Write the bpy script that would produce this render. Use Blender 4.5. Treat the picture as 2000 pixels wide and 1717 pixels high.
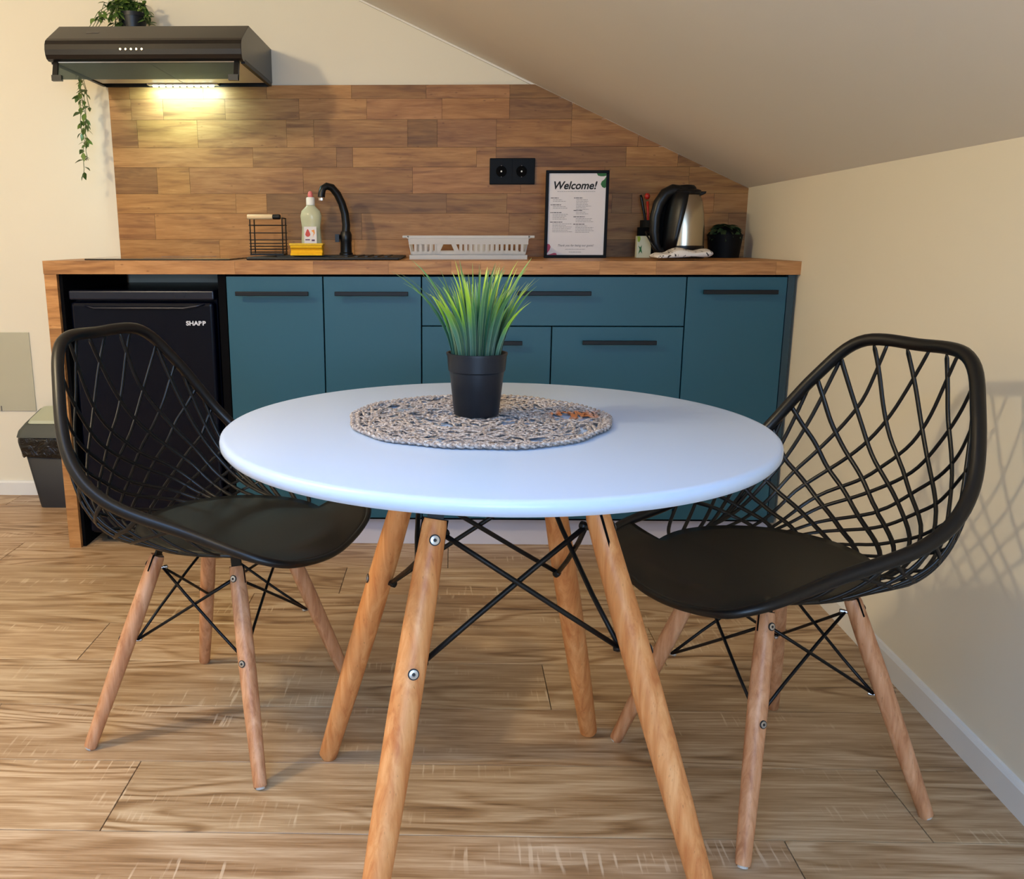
import bpy, math, random
from mathutils import Vector, Matrix
import numpy as np

# ---------------------------------------------------------------- clearing
for o in list(bpy.data.objects):
    bpy.data.objects.remove(o, do_unlink=True)
SC = bpy.context.scene
COL = SC.collection
R = math.radians

# ---------------------------------------------------------------- camera
F_PX, YAW, PITCH = 1749.13, 0.0216, -0.2253
cam_d = bpy.data.cameras.new('camera')
cam_d.sensor_fit = 'HORIZONTAL'
cam_d.sensor_width = 36.0
cam_d.lens = F_PX / 2000 * 36.0
cam_d.shift_x = (1000 - 842.4) / 2000
cam_d.shift_y = (865.06 - 858.5) / 2000
cam = bpy.data.objects.new('camera', cam_d)
COL.objects.link(cam)
cam.location = (0, -2.7918, 0.9959)
cam.rotation_euler = (math.pi / 2 + PITCH, 0, YAW)
cam_d.clip_start = 0.02
SC.camera = cam

# ---------------------------------------------------------------- world, lights, exposure
wd = bpy.data.worlds.new('world')
SC.world = wd
wd.use_nodes = True
wd.node_tree.nodes['Background'].inputs[0].default_value = (0.62, 0.78, 1.0, 1)
wd.node_tree.nodes['Background'].inputs[1].default_value = 1.6


def area(name, loc, target, sx, sy, power, color, spread=180):
    l = bpy.data.lights.new(name, 'AREA')
    l.shape = 'RECTANGLE'
    l.size, l.size_y = sx, sy
    l.energy = power
    l.color = color
    l.spread = R(spread)
    o = bpy.data.objects.new(name, l)
    COL.objects.link(o)
    o.location = loc
    d = Vector(target) - Vector(loc)
    o.rotation_euler = d.to_track_quat('-Z', 'Y').to_euler()
    return o


# daylight through the window behind the camera
area('window_daylight', (0.15, -4.62, 1.55), (0.15, 0, 1.0), 1.5, 1.3, 118, (0.44, 0.67, 1.0))
# daylight through the roof window in the slope, behind and right of the camera
area('roof_window_daylight', (-.42, -2.75, 1.765), (-.42 - .415, -2.75, 1.765 - .91), .75, 1.1, 38, (0.20, 0.48, 1.0))
# warm ceiling lamp to the left
ll = bpy.data.lights.new('ceiling_lamp_light', 'POINT')
ll.energy = 74
ll.color = (1.0, 0.82, 0.52)
ll.shadow_soft_size = 0.07
lo = bpy.data.objects.new('ceiling_lamp_light', ll)
COL.objects.link(lo)
lo.location = (-1.55, -1.72, 1.95)

SC.view_settings.view_transform = 'Standard'
SC.view_settings.look = 'None'
SC.view_settings.gamma = 1
SC.view_settings.use_curve_mapping = False
SC.view_settings.exposure = 0.0


# ---------------------------------------------------------------- material helpers
def lin(c):
    return tuple(((v / 255) / 12.92 if v / 255 <= 0.04045 else ((v / 255 + 0.055) / 1.055) ** 2.4) for v in c) + (1,)


class NT:
    def __init__(s, name):
        s.m = bpy.data.materials.new(name)
        s.m.use_nodes = True
        s.n = s.m.node_tree.nodes
        s.l = s.m.node_tree.links
        s.b = s.n['Principled BSDF']

    def add(s, t, **kw):
        n = s.n.new(t)
        for k, v in kw.items():
            setattr(n, k, v)
        return n

    def put(s, sock, v):
        if isinstance(v, bpy.types.NodeSocket):
            s.l.new(v, sock)
        else:
            sock.default_value = v

    def math(s, op, a, b=0.5, c=None):
        n = s.add('ShaderNodeMath', operation=op)
        s.put(n.inputs[0], a)
        s.put(n.inputs[1], b)
        if c is not None:
            s.put(n.inputs[2], c)
        return n.outputs[0]

    def vmath(s, op, a, b):
        n = s.add('ShaderNodeVectorMath', operation=op)
        s.put(n.inputs[0], a)
        s.put(n.inputs[1], b)
        return n.outputs[0]

    def noise(s, vec, scale=1, detail=3, rough=0.55, dist=0.0):
        n = s.add('ShaderNodeTexNoise')
        s.put(n.inputs['Vector'], vec)
        n.inputs['Scale'].default_value = scale
        n.inputs['Detail'].default_value = detail
        n.inputs['Roughness'].default_value = rough
        n.inputs['Distortion'].default_value = dist
        return n.outputs['Fac']

    def ramp(s, fac, stops):
        n = s.add('ShaderNodeValToRGB')
        s.put(n.inputs[0], fac)
        e = n.color_ramp.elements
        while len(e) > 1:
            e.remove(e[-1])
        e[0].position, e[0].color = stops[0]
        for p, c in stops[1:]:
            x = e.new(p)
            x.color = c
        return n.outputs[0]

    def rng(s, v, a, b, c=0.0, d=1.0):
        n = s.add('ShaderNodeMapRange')
        s.put(n.inputs[0], v)
        for i, q in enumerate((a, b, c, d)):
            n.inputs[i + 1].default_value = q
        return n.outputs[0]

    def mix(s, fac, a, b, mode='MIX'):
        n = s.add('ShaderNodeMix', data_type='RGBA', blend_type=mode)
        s.put(n.inputs[0], fac)
        s.put(n.inputs[6], a)
        s.put(n.inputs[7], b)
        return n.outputs[2]

    def bump(s, h, strength=0.2, dist=0.002):
        n = s.add('ShaderNodeBump')
        s.put(n.inputs['Height'], h)
        n.inputs['Strength'].default_value = strength
        n.inputs['Distance'].default_value = dist
        s.l.new(n.outputs[0], s.b.inputs['Normal'])

    def obj(s):
        return s.add('ShaderNodeTexCoord').outputs['Object']

    def rand(s):
        n = s.add('ShaderNodeObjectInfo')
        return n.outputs['Random'], n.outputs['Color']

    def set(s, **kw):
        for k, v in kw.items():
            s.put(s.b.inputs[k.replace('_', ' ')], v)
        return s.m


def plain(name, rgb, rough=0.5, metal=0.0, spec=0.5, var=0.05, scale=12, bump=0.0, **kw):
    t = NT(name)
    n = t.noise(t.obj(), scale, 3)
    c = lin(rgb)
    a = tuple(v * (1 - var) for v in c[:3]) + (1,)
    b = tuple(min(1, v * (1 + var)) for v in c[:3]) + (1,)
    t.set(Base_Color=t.mix(n, a, b), Roughness=rough, Metallic=metal)
    t.b.inputs['Specular IOR Level'].default_value = spec
    for k, v in kw.items():
        t.b.inputs[k.replace('_', ' ')].default_value = v
    if bump:
        t.bump(t.noise(t.obj(), scale * 20, 4), bump, 0.001)
    return t.m


M = {}


def wall_mat(name, rgb):
    t = NT(name)
    o = t.obj()
    n = t.noise(o, 1.3, 4)
    c = lin(rgb)
    t.set(Base_Color=t.mix(n, tuple(v * .96 for v in c[:3]) + (1,), tuple(min(1, v * 1.03) for v in c[:3]) + (1,)), Roughness=0.85)
    t.b.inputs['Specular IOR Level'].default_value = 0.25
    t.bump(t.noise(o, 260, 3), 0.08, 0.001)
    return t.m


M['wall'] = wall_mat('wall_paint', (226, 217, 197))
M['ceil'] = wall_mat('ceiling_paint', (232, 225, 214))
M['white_trim'] = plain('white_trim', (222, 220, 216), 0.4, var=.02)


def floor_mat():
    t = NT('oak_laminate')
    r, col = t.rand()
    off = t.add('ShaderNodeCombineXYZ')
    t.put(off.inputs[0], t.math('MULTIPLY', r, 37.0))
    t.put(off.inputs[1], t.math('MULTIPLY', r, 91.0))
    t.put(off.inputs[2], t.math('MULTIPLY', r, 13.0))
    p = t.vmath('ADD', t.obj(), off.outputs[0])
    p1 = t.vmath('MULTIPLY', p, (1.1, 7.0, 1.0))
    n1 = t.noise(p1, 1.0, 2.0, .45, .25)
    fine = t.noise(t.vmath('MULTIPLY', p, (7.0, 190.0, 1.0)), 1.0, 4, .65)
    mid = t.noise(t.vmath('MULTIPLY', p, (2.6, 38.0, 1.0)), 1.0, 4, .6, .3)
    rings = t.math('PINGPONG', t.math('ADD', t.math('MULTIPLY', n1, 26.0), t.math('MULTIPLY', fine, 0.45)), 1.0)
    rings = t.rng(rings, .08, .55)
    big = t.noise(t.vmath('MULTIPLY', p, (1.0, 3.5, 1.0)), 1.3, 2)
    ringmask = t.rng(big, .40, .56)
    tone = t.math('ADD', t.math('MULTIPLY', mid, .50), t.math('MULTIPLY', fine, .50))
    tone = t.math('ADD', tone, t.math('MULTIPLY', t.math('MULTIPLY', t.math('SUBTRACT', rings, .68), ringmask), .20))
    c = t.ramp(tone, [(.25, lin((108, 80, 54))), (.40, lin((152, 119, 84))), (.52, lin((176, 146, 112))), (.65, lin((202, 176, 144))), (.8, lin((218, 198, 170)))])
    # saw marks across the grain
    saw = t.noise(t.vmath('MULTIPLY', t.vmath('ADD', p, t.vmath('MULTIPLY', t.add('ShaderNodeTexNoise').outputs['Color'], (.004, 0, 0))), (150.0, 8.0, 1.0)), 1.0, 1.0, .4)
    smask = t.rng(t.noise(t.vmath('MULTIPLY', p, (2.4, 10.0, 1.0)), 1.0, 2), .57, .66)
    sm = t.math('MULTIPLY', t.rng(saw, .60, .68), smask)
    c = t.mix(t.math('MULTIPLY', sm, .55), c, lin((222, 200, 170)))
    c = t.mix(.35, c, t.mix(1.0, c, col, 'MULTIPLY'))
    t.set(Base_Color=c, Roughness=t.rng(tone, .3, .8, .42, .30))
    t.b.inputs['Specular IOR Level'].default_value = 0.45
    t.bump(t.math('ADD', tone, sm), 0.12, 0.0008)
    return t.m


def stave_mat():
    t = NT('butcher_block')
    r, col = t.rand()
    off = t.add('ShaderNodeCombineXYZ')
    for i, k in enumerate((53.0, 17.0, 71.0)):
        t.put(off.inputs[i], t.math('MULTIPLY', r, k))
    p = t.vmath('ADD', t.obj(), off.outputs[0])
    mid = t.noise(t.vmath('MULTIPLY', p, (4.0, 60.0, 60.0)), 1.0, 4, .6, .5)
    fine = t.noise(t.vmath('MULTIPLY', p, (22.0, 420.0, 420.0)), 1.0, 3, .6)
    n1 = t.noise(t.vmath('MULTIPLY', p, (2.6, 17.0, 17.0)), 1.0, 2, .5, .4)
    rings = t.math('PINGPONG', t.math('MULTIPLY', n1, 8.0), 1.0)
    tone = t.math('ADD', t.math('MULTIPLY', mid, .45), t.math('MULTIPLY', fine, .4))
    tone = t.math('ADD', tone, t.math('MULTIPLY', rings, .15))
    c = t.ramp(tone, [(.25, lin((128, 86, 48))), (.45, lin((160, 114, 68))), (.6, lin((176, 130, 82))), (.78, lin((192, 150, 102)))])
    knots = t.add('ShaderNodeTexVoronoi')
    t.put(knots.inputs['Vector'], t.vmath('MULTIPLY', p, (3.0, 7.0, 7.0)))
    k = t.rng(knots.outputs['Distance'], .10, .02)
    st = t.noise(t.vmath('MULTIPLY', p, (3.0, 26.0, 26.0)), 1.0, 3, .65, .8)
    c = t.mix(t.rng(st, .50, .68, 0, .62), c, lin((106, 66, 36)))
    c = t.mix(t.math('MULTIPLY', k, .6), c, lin((92, 54, 28)))
    c = t.mix(1.0, c, col, 'MULTIPLY')
    t.set(Base_Color=c, Roughness=.48)
    t.b.inputs['Specular IOR Level'].default_value = 0.35
    t.bump(tone, .1, .0006)
    return t.m


def beech_mat(name, base, dark, light, axis=2):
    t = NT(name)
    r, col = t.rand()
    off = t.add('ShaderNodeCombineXYZ')
    for i, k in enumerate((53.0, 17.0, 71.0)):
        t.put(off.inputs[i], t.math('MULTIPLY', r, k))
    p = t.vmath('ADD', t.obj(), off.outputs[0])
    sc = [70.0, 70.0, 70.0]
    sc[axis] = 5.0
    g = t.noise(t.vmath('MULTIPLY', p, tuple(sc)), 1.0, 4, .6, .6)
    sc2 = [330.0, 330.0, 330.0]
    sc2[axis] = 60.0
    f = t.noise(t.vmath('MULTIPLY', p, tuple(sc2)), 1.0, 2)
    c = t.ramp(g, [(.3, lin(dark)), (.5, lin(base)), (.72, lin(light))])
    c = t.mix(t.rng(f, .66, .76, 0, .45), c, lin(tuple(v * .62 for v in dark)))
    t.set(Base_Color=c, Roughness=.45)
    t.b.inputs['Specular IOR Level'].default_value = 0.4
    t.bump(g, .08, .0006)
    return t.m


M['floor'] = floor_mat()
M['stave'] = stave_mat()
M['beech'] = beech_mat('beech_table', (206, 140, 84), (184, 112, 62), (224, 164, 108))
M['beech_pale'] = beech_mat('beech_chair', (190, 136, 96), (160, 104, 68), (210, 160, 122))
M['handle_wood'] = plain('pale_wood', (226, 196, 150), .5, var=.1)
M['table_daylit'] = plain('daylit_white_lacquer', (186, 203, 227), .3, var=.012, scale=3)  # white top; the blue cast of the daylight is put into its colour
M['black_plastic'] = plain('black_plastic', (8, 9, 12), .36, var=.1, spec=.36)
M['seat_plastic'] = plain('black_seat_plastic', (12, 14, 14), .40, var=.15, spec=.42, scale=6, bump=.04)
M['black_metal'] = plain('black_metal', (7, 7, 9), .45, var=.1, spec=.3)
M['black_matte'] = plain('black_matte', (4, 4, 5), .8, var=.2, spec=.1)
M['frame_black'] = plain('frame_black', (4, 4, 5), .5, spec=.15)
M['screw'] = plain('zinc_screw', (190, 192, 196), .3, 1.0, var=.05)
M['screw_dark'] = plain('screw_recess', (30, 30, 32), .6)
M['chrome'] = plain('chrome', (215, 215, 218), .12, 1.0, var=.02)
M['teal'] = plain('teal_front', (28, 80, 98), .42, var=.04, scale=2.5, spec=.45)
M['teal_dark'] = plain('teal_edge', (32, 58, 68), .5, var=.05)
M['carcass'] = plain('dark_carcass', (3, 3, 5), .85, spec=.1)
M['plinth'] = plain('plinth_grey', (196, 192, 202), .45, var=.02)
M['hood'] = plain('hood_black', (22, 18, 18), .32, .2, var=.05, spec=.5)
M['hood_under'] = plain('hood_aluminium', (206, 200, 186), .42, .25, var=.05)
M['fridge'] = plain('fridge_black', (4, 7, 20), .25, .0, spec=.16, var=.1)
M['fridge_trim'] = plain('fridge_trim', (26, 30, 44), .25, .3)
M['hob'] = plain('hob_glass', (8, 8, 9), .06, spec=.6)
M['sink'] = plain('sink_black', (9, 9, 10), .5, var=.2, scale=200)
M['rubber'] = plain('foot_rubber', (24, 22, 22), .7)
M['foot_white'] = plain('foot_pad', (190, 186, 180), .6)
M['sponge'] = plain('sponge_yellow', (250, 186, 24), .9, var=.15, scale=120, bump=.4)
M['scourer'] = plain('scourer_green', (236, 190, 60), .95, var=.2, scale=300, bump=.5)
M['bin_dark'] = plain('bin_body', (34, 36, 41), .5, var=.06)
M['bin_rim'] = plain('bin_lid_rim', (66, 70, 66), .5)
M['bin_lid'] = plain('bin_lid_top', (176, 180, 156), .42, var=.03)
M['paper'] = plain('paper_white', (226, 218, 216), .6, var=.01)
M['ink'] = plain('ink_black', (20, 18, 20), .7)
M['ink_grey'] = plain('ink_grey', (104, 98, 98), .7)
M['ink_light'] = plain('ink_light', (150, 144, 144), .7)
M['green_print'] = plain('green_print', (40, 102, 44), .6, var=.15, scale=60)
M['pink_print'] = plain('pink_print', (178, 66, 92), .6, var=.15, scale=60)
M['soap_white'] = plain('cap_white', (236, 234, 224), .4)
M['soap_pink'] = plain('spout_pink', (224, 120, 116), .35)
M['label_red'] = plain('label_red', (196, 64, 48), .5)
M['label_orange'] = plain('label_orange', (232, 150, 60), .5)
M['label_purple'] = plain('label_purple', (96, 60, 88), .5)
M['steel'] = plain('brushed_steel', (186, 176, 158), .27, 1.0, var=.06, scale=3)
M['red'] = plain('red_plastic', (178, 36, 24), .4)
M['hatch'] = plain('hatch_grey', (182, 178, 156), .5, .1, var=.05, scale=4)
M['logo'] = plain('logo_silver', (214, 216, 224), .3, .3)
M['pot'] = plain('pot_black', (12, 18, 26), .4, var=.1, spec=.4)
M['pot_dark'] = plain('pot_dark', (5, 5, 6), .65, spec=.2)
M['soil'] = plain('soil', (34, 26, 20), .95, var=.4, scale=80)
M['tea'] = plain('box_cream', (206, 204, 176), .6, var=.03)
M['lime'] = plain('box_lime', (150, 168, 48), .6)
M['stem'] = plain('vine_stem', (92, 104, 54), .6)
M['leaf_dark'] = plain('leaf_dark', (46, 66, 34), .55, var=.5, scale=20)


def mk_bag():
    t = NT('bin_bag')
    t.set(Base_Color=lin((12, 12, 13)), Roughness=.22)
    t.bump(t.noise(t.obj(), 30, 4, .6, 1.2), .9, .012)
    return t.m


M['bag'] = mk_bag()


def mk_leaf(name, a, b):
    t = NT(name)
    r, col = t.rand()
    t.set(Base_Color=t.mix(r, lin(a), lin(b)), Roughness=.42)
    t.b.inputs['Specular IOR Level'].default_value = .5
    return t.m


M['vine_leaf'] = mk_leaf('vine_leaf', (64, 96, 40), (116, 140, 66))


def mk_grass():
    t = NT('grass_blade')
    uv = t.add('ShaderNodeTexCoord').outputs['UV']
    sp = t.add('ShaderNodeSeparateXYZ')
    t.put(sp.inputs[0], uv)
    r, col = t.rand()
    tip = t.ramp(sp.outputs[1], [(0, lin((50, 78, 64))), (.34, lin((70, 112, 84))), (.56, lin((118, 162, 44))), (.8, lin((172, 200, 44))), (1, lin((190, 206, 96)))])
    dark = t.ramp(sp.outputs[1], [(0, lin((36, 62, 50))), (.45, lin((50, 92, 62))), (.8, lin((86, 132, 64))), (1, lin((136, 158, 88)))])
    c = t.mix(t.rng(r, .35, .6), dark, tip)
    e = t.math('ABSOLUTE', t.math('SUBTRACT', sp.outputs[0], .5))
    c = t.mix(t.rng(e, .38, .5, 0, .45), c, lin((170, 190, 150)))
    t.set(Base_Color=c, Roughness=.38)
    return t.m


M['grass'] = mk_grass()


def mk_mat():
    t = NT('paper_fibre')
    o = t.obj()
    g = t.noise(t.vmath('MULTIPLY', o, (260., 260., 60.)), 1.0, 3, .6)
    c = t.ramp(g, [(.3, lin((92, 80, 74))), (.48, lin((150, 136, 128))), (.62, lin((190, 180, 172))), (.75, lin((214, 206, 200)))])
    # rust coloured stain on the right of the mat
    ge = t.vmath('MULTIPLY', t.vmath('SUBTRACT', o, (.147, .022, 0.)), (24., 30., 0.))
    ln = t.add('ShaderNodeVectorMath', operation='LENGTH')
    t.put(ln.inputs[0], ge)
    d = t.math('ADD', ln.outputs['Value'], t.math('MULTIPLY', t.noise(o, 60, 2), .9))
    c = t.mix(t.rng(d, 1.5, 1.05, 0, .9), c, lin((196, 108, 40)))
    t.set(Base_Color=c, Roughness=.75)
    return t.m


M['matfib'] = mk_mat()


def mk_cloth():
    t = NT('printed_cloth')
    o = t.obj()
    n = t.noise(o, 70, 2, .5, 1.0)
    c = t.mix(t.rng(n, .60, .64), lin((222, 214, 206)), lin((50, 46, 44)))
    t.set(Base_Color=c, Roughness=.9)
    return t.m


M['cloth'] = mk_cloth()


def mk_glass(name, rgb, rough, trans, alpha=1.0, ior=1.45):
    t = NT(name)
    t.set(Base_Color=lin(rgb), Roughness=rough, Transmission_Weight=trans, IOR=ior, Alpha=alpha)
    return t.m


M['visor'] = mk_glass('smoked_visor', (112, 122, 116), .10, .8, 1.0, 1.08)
M['frost'] = mk_glass('frosted_plastic', (232, 230, 226), .35, .45, 1.0, 1.2)
M['soap'] = mk_glass('soap_bottle', (226, 226, 190), .2, .35, 1.0, 1.3)
M['poster_glass'] = M['paper']


def mk_emit(name, rgb, s):
    t = NT(name)
    t.set(Base_Color=(1, 1, 1, 1))
    t.b.inputs['Emission Color'].default_value = lin(rgb)
    t.b.inputs['Emission Strength'].default_value = s
    return t.m


M['led'] = mk_emit('led_strip', (190, 240, 240), 9)
M['btn'] = plain('hood_button', (240, 226, 190), .2, .6)

# ---------------------------------------------------------------- geometry helpers
ORIG = {}


def tag(o, label=None, cat=None, group=None, kind=None):
    if label: o['label'] = label
    if cat: o['category'] = cat
    if group: o['group'] = group
    if kind: o['kind'] = kind
    return o


def thing(name, label, cat, loc, group=None, rot=0.0, local=False):
    o = bpy.data.objects.new(name, None)
    o.empty_display_size = .05
    COL.objects.link(o)
    o.location = loc
    o.rotation_euler = (0, 0, rot)
    ORIG[o.name] = Vector((0, 0, 0)) if local else Vector(loc)
    return tag(o, label, cat, group)


class MB:
    def __init__(s):
        s.v, s.f, s.uv = [], [], None

    def box(s, x0, x1, y0, y1, z0, z1):
        b = len(s.v)
        s.v += [(x, y, z) for z in (z0, z1) for y in (y0, y1) for x in (x0, x1)]
        s.f += [tuple(b + i for i in q) for q in ((0, 2, 3, 1), (4, 5, 7, 6), (0, 1, 5, 4), (2, 6, 7, 3), (0, 4, 6, 2), (1, 3, 7, 5))]
        return s

    def obox(s, c, ax, ay, az, hx, hy, hz):
        b = len(s.v)
        c, ax, ay, az = Vector(c), Vector(ax), Vector(ay), Vector(az)
        s.v += [tuple(c + ax * x * hx + ay * y * hy + az * z * hz) for z in (-1, 1) for y in (-1, 1) for x in (-1, 1)]
        s.f += [tuple(b + i for i in q) for q in ((0, 2, 3, 1), (4, 5, 7, 6), (0, 1, 5, 4), (2, 6, 7, 3), (0, 4, 6, 2), (1, 3, 7, 5))]
        return s

    def prism(s, poly, a0, a1, axis='x'):
        """poly in the two other axes; extruded along axis"""
        b = len(s.v)
        n = len(poly)
        for a in (a0, a1):
            for (p, q) in poly:
                s.v.append({'x': (a, p, q), 'y': (p, a, q), 'z': (p, q, a)}[axis])
        s.f.append(tuple(b + i for i in range(n)))
        s.f.append(tuple(b + n + i for i in reversed(range(n))))
        for i in range(n):
            j = (i + 1) % n
            s.f.append((b + i, b + n + i, b + n + j, b + j))
        return s

    def lathe(s, prof, c=(0, 0, 0), n=32, sx=1, sy=1, ax=None):
        """prof: (r,z) list"""
        b = len(s.v)
        c = Vector(c)
        if ax is None:
            X, Y, Z = Vector((1, 0, 0)), Vector((0, 1, 0)), Vector((0, 0, 1))
        else:
            Z = Vector(ax).normalized()
            X = Z.orthogonal().normalized()
            Y = Z.cross(X)
        for (r, z) in prof:
            for i in range(n):
                a = 2 * math.pi * i / n
                s.v.append(tuple(c + X * r * sx * math.cos(a) + Y * r * sy * math.sin(a) + Z * z))
        m = len(prof)
        for k in range(m - 1):
            for i in range(n):
                j = (i + 1) % n
                s.f.append((b + k * n + i, b + k * n + j, b + (k + 1) * n + j, b + (k + 1) * n + i))
        if prof[0][0] > 1e-6: s.f.append(tuple(b + i for i in reversed(range(n))))
        if prof[-1][0] > 1e-6: s.f.append(tuple(b + (m - 1) * n + i for i in range(n)))
        return s

    def tube(s, pts, rad, n=8, closed=False, flat=1.0, up=None):
        P = [Vector(p) for p in pts]
        m = len(P)
        b = len(s.v)
        if not hasattr(rad, '__len__'): rad = [rad] * m
        prev = None
        for k in range(m):
            if closed:
                t = (P[(k + 1) % m] - P[k - 1]).normalized()
            else:
                t = (P[min(k + 1, m - 1)] - P[max(k - 1, 0)]).normalized()
            if up is not None:
                u = Vector(up[k]) if hasattr(up[0], '__len__') else Vector(up)
                a = (u - t * u.dot(t)).normalized()
            elif prev is None:
                a = t.orthogonal().normalized()
            else:
                a = (prev - t * prev.dot(t)).normalized()
            prev = a
            c = t.cross(a)
            for i in range(n):
                th = 2 * math.pi * i / n
                s.v.append(tuple(P[k] + a * rad[k] * flat * math.cos(th) + c * rad[k] * math.sin(th)))
        for k in range(m if closed else m - 1):
            k2 = (k + 1) % m
            for i in range(n):
                j = (i + 1) % n
                s.f.append((b + k * n + i, b + k * n + j, b + k2 * n + j, b + k2 * n + i))
        if not closed:
            s.f.append(tuple(b + i for i in reversed(range(n))))
            s.f.append(tuple(b + (m - 1) * n + i for i in range(n)))
        return s

    def grid(s, rows, closed=False):
        b = len(s.v)
        n = len(rows[0])
        for r in rows:
            s.v += [tuple(p) for p in r]
        for k in range(len(rows) - 1):
            for i in range(n if closed else n - 1):
                j = (i + 1) % n
                s.f.append((b + k * n + i, b + k * n + j, b + (k + 1) * n + j, b + (k + 1) * n + i))
        return s

    def build(s, name, mat, parent=None, smooth=False, bevel=0.0, solid=0.0, kind=None, label=None, center=True, seg=2, color=None, tag_=None):
        V = np.array(s.v, dtype=float)
        c = (V.min(0) + V.max(0)) / 2 if center else np.zeros(3)
        me = bpy.data.meshes.new(name)
        me.from_pydata((V - c).tolist(), [], s.f)
        me.update()
        if s.uv is not None:
            l = me.uv_layers.new(name='uv')
            for lp in me.loops:
                l.data[lp.index].uv = s.uv[lp.vertex_index]
        me.materials.append(mat)
        if smooth:
            for p in me.polygons: p.use_smooth = True
            if smooth == 'auto':
                try:
                    me.set_sharp_from_angle(angle=R(38))
                except Exception:
                    pass
        import bmesh
        bm = bmesh.new()
        bm.from_mesh(me)
        bmesh.ops.recalc_face_normals(bm, faces=bm.faces)
        bm.to_mesh(me)
        bm.free()
        o = bpy.data.objects.new(name, me)
        COL.objects.link(o)
        if parent:
            o.parent = parent
            o.location = Vector(c) - ORIG[parent.name]
        else:
            o.location = c
        ORIG[o.name] = Vector(c)
        if bevel:
            m = o.modifiers.new('bevel', 'BEVEL')
            m.width = bevel
            m.segments = seg
            m.limit_method = 'ANGLE'
            m.angle_limit = R(40)
        if solid:
            m = o.modifiers.new('solid', 'SOLIDIFY')
            m.thickness = abs(solid)
            m.offset = -1 if solid > 0 else 1
        if kind: o['kind'] = kind
        if label: o['label'] = label
        if color: o.color = color
        return o


def inst(src, name, parent, loc, rot=(0, 0, 0), scale=(1, 1, 1)):
    """shares mesh; loc in build space"""
    o = bpy.data.objects.new(name, src)
    COL.objects.link(o)
    o.parent = parent
    o.location = Vector(loc) - ORIG[parent.name]
    o.rotation_euler = rot
    o.scale = scale
    ORIG[o.name] = Vector(loc)
    return o


def copy_tree(o, parent=None):
    c = o.copy()
    COL.objects.link(c)
    if parent: c.parent = parent
    for ch in list(o.children):
        copy_tree(ch, c)
    return c


def text_part(name, body, x, y, z, size, mat, parent, align='LEFT', shear=0, bold=0, label=None, sx=1.0):
    cu = bpy.data.curves.new('t', 'FONT')
    cu.body = body
    cu.size = size
    cu.shear = shear
    cu.offset = bold
    cu.align_x = align
    cu.extrude = .0001
    to = bpy.data.objects.new('t', cu)
    COL.objects.link(to)
    dg = bpy.context.evaluated_depsgraph_get()
    me = bpy.data.meshes.new_from_object(to.evaluated_get(dg))
    bpy.data.objects.remove(to, do_unlink=True)
    me.transform(Matrix.Rotation(math.pi / 2, 4, 'X') @ Matrix.Scale(sx, 4, (1, 0, 0)))
    me.materials.clear()
    me.materials.append(mat)
    o = bpy.data.objects.new(name, me)
    COL.objects.link(o)
    o.parent = parent
    o.location = Vector((x, y, z)) - ORIG[parent.name]
    if label: o['label'] = label
    return o


# ---------------------------------------------------------------- setting
YB = 0.605          # back wall plane
ZT = 0.9266         # worktop top
XW, SK = 1.078, -0.033


def xwall(y): return XW + SK * (YB - y)


def zslope(x, y=YB):
    return 1.17 + (xwall(y) - x) * 0.456


FY = -4.75   # front wall
LX = -2.7    # left wall
ZC = 2.45

b = MB(); b.box(LX - .1, 1.4, FY - .1, YB + .1, -.06, -.012)
floor = tag(b.build('floor', M['black_matte'], center=False), kind='structure')
b = MB(); b.box(LX, 1.12, YB, YB + .1, -.01, ZC + .1)
tag(b.build('wall_back', M['wall'], center=False), kind='structure')
# knee wall on the right, slightly out of square
b = MB(); b.prism([(xwall(YB) , YB + .1), (xwall(YB) + .12, YB + .1), (xwall(FY) + .12, FY), (xwall(FY), FY)], -.01, 1.23, 'z')
rw = tag(b.build('wall_right', M['wall'], center=False), kind='structure')
# sloped ceiling
b = MB()
rows = []
for y in (YB + .02, FY):
    xw = xwall(y)
    xt = xw - (ZC - 1.17) / .456
    rows.append([(xw + .06, y, 1.17 - .027), (xt, y, ZC)])
b.v = [rows[0][0], rows[0][1], rows[1][1], rows[1][0]] + [(p[0] + .04, p[1], p[2] + .09) for p in (rows[0][0], rows[0][1], rows[1][1], rows[1][0])]
b.f = [(0, 1, 2, 3), (7, 6, 5, 4), (0, 4, 5, 1), (1, 5, 6, 2), (2, 6, 7, 3), (3, 7, 4, 0)]
tag(b.build('ceiling', M['ceil'], center=False), kind='structure')
b = MB(); b.box(LX, -1.7, FY, YB + .02, ZC, ZC + .08)
tag(b.build('ceiling', M['ceil'], center=False), kind='structure')
b = MB(); b.box(LX - .1, LX, FY, YB + .1, -.01, ZC + .08)
tag(b.build('wall_left', M['wall'], center=False), kind='structure')
# front wall with the window behind the camera
b = MB()
b.box(LX, -.75, FY - .1, FY, -.01, ZC + .1); b.box(.98, 1.4, FY - .1, FY, -.01, 1.5)
b.box(-.75, .98, FY - .1, FY, -.01, .85); b.box(-.75, .98, FY - .1, FY, 2.2, ZC + .1)
tag(b.build('wall_front', M['wall'], center=False), kind='structure')
b = MB()
b.box(-.75, -.69, FY - .08, FY - .02, .85, 2.2); b.box(.92, .98, FY - .08, FY - .02, .85, 2.2)
b.box(-.69, .92, FY - .08, FY - .02, .85, .91); b.box(-.69, .92, FY - .08, FY - .02, 2.14, 2.2); b.box(.085, .145, FY - .08, FY - .02, .91, 2.14)
tag(b.build('window_1', M['white_trim'], center=False), kind='structure')
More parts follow.
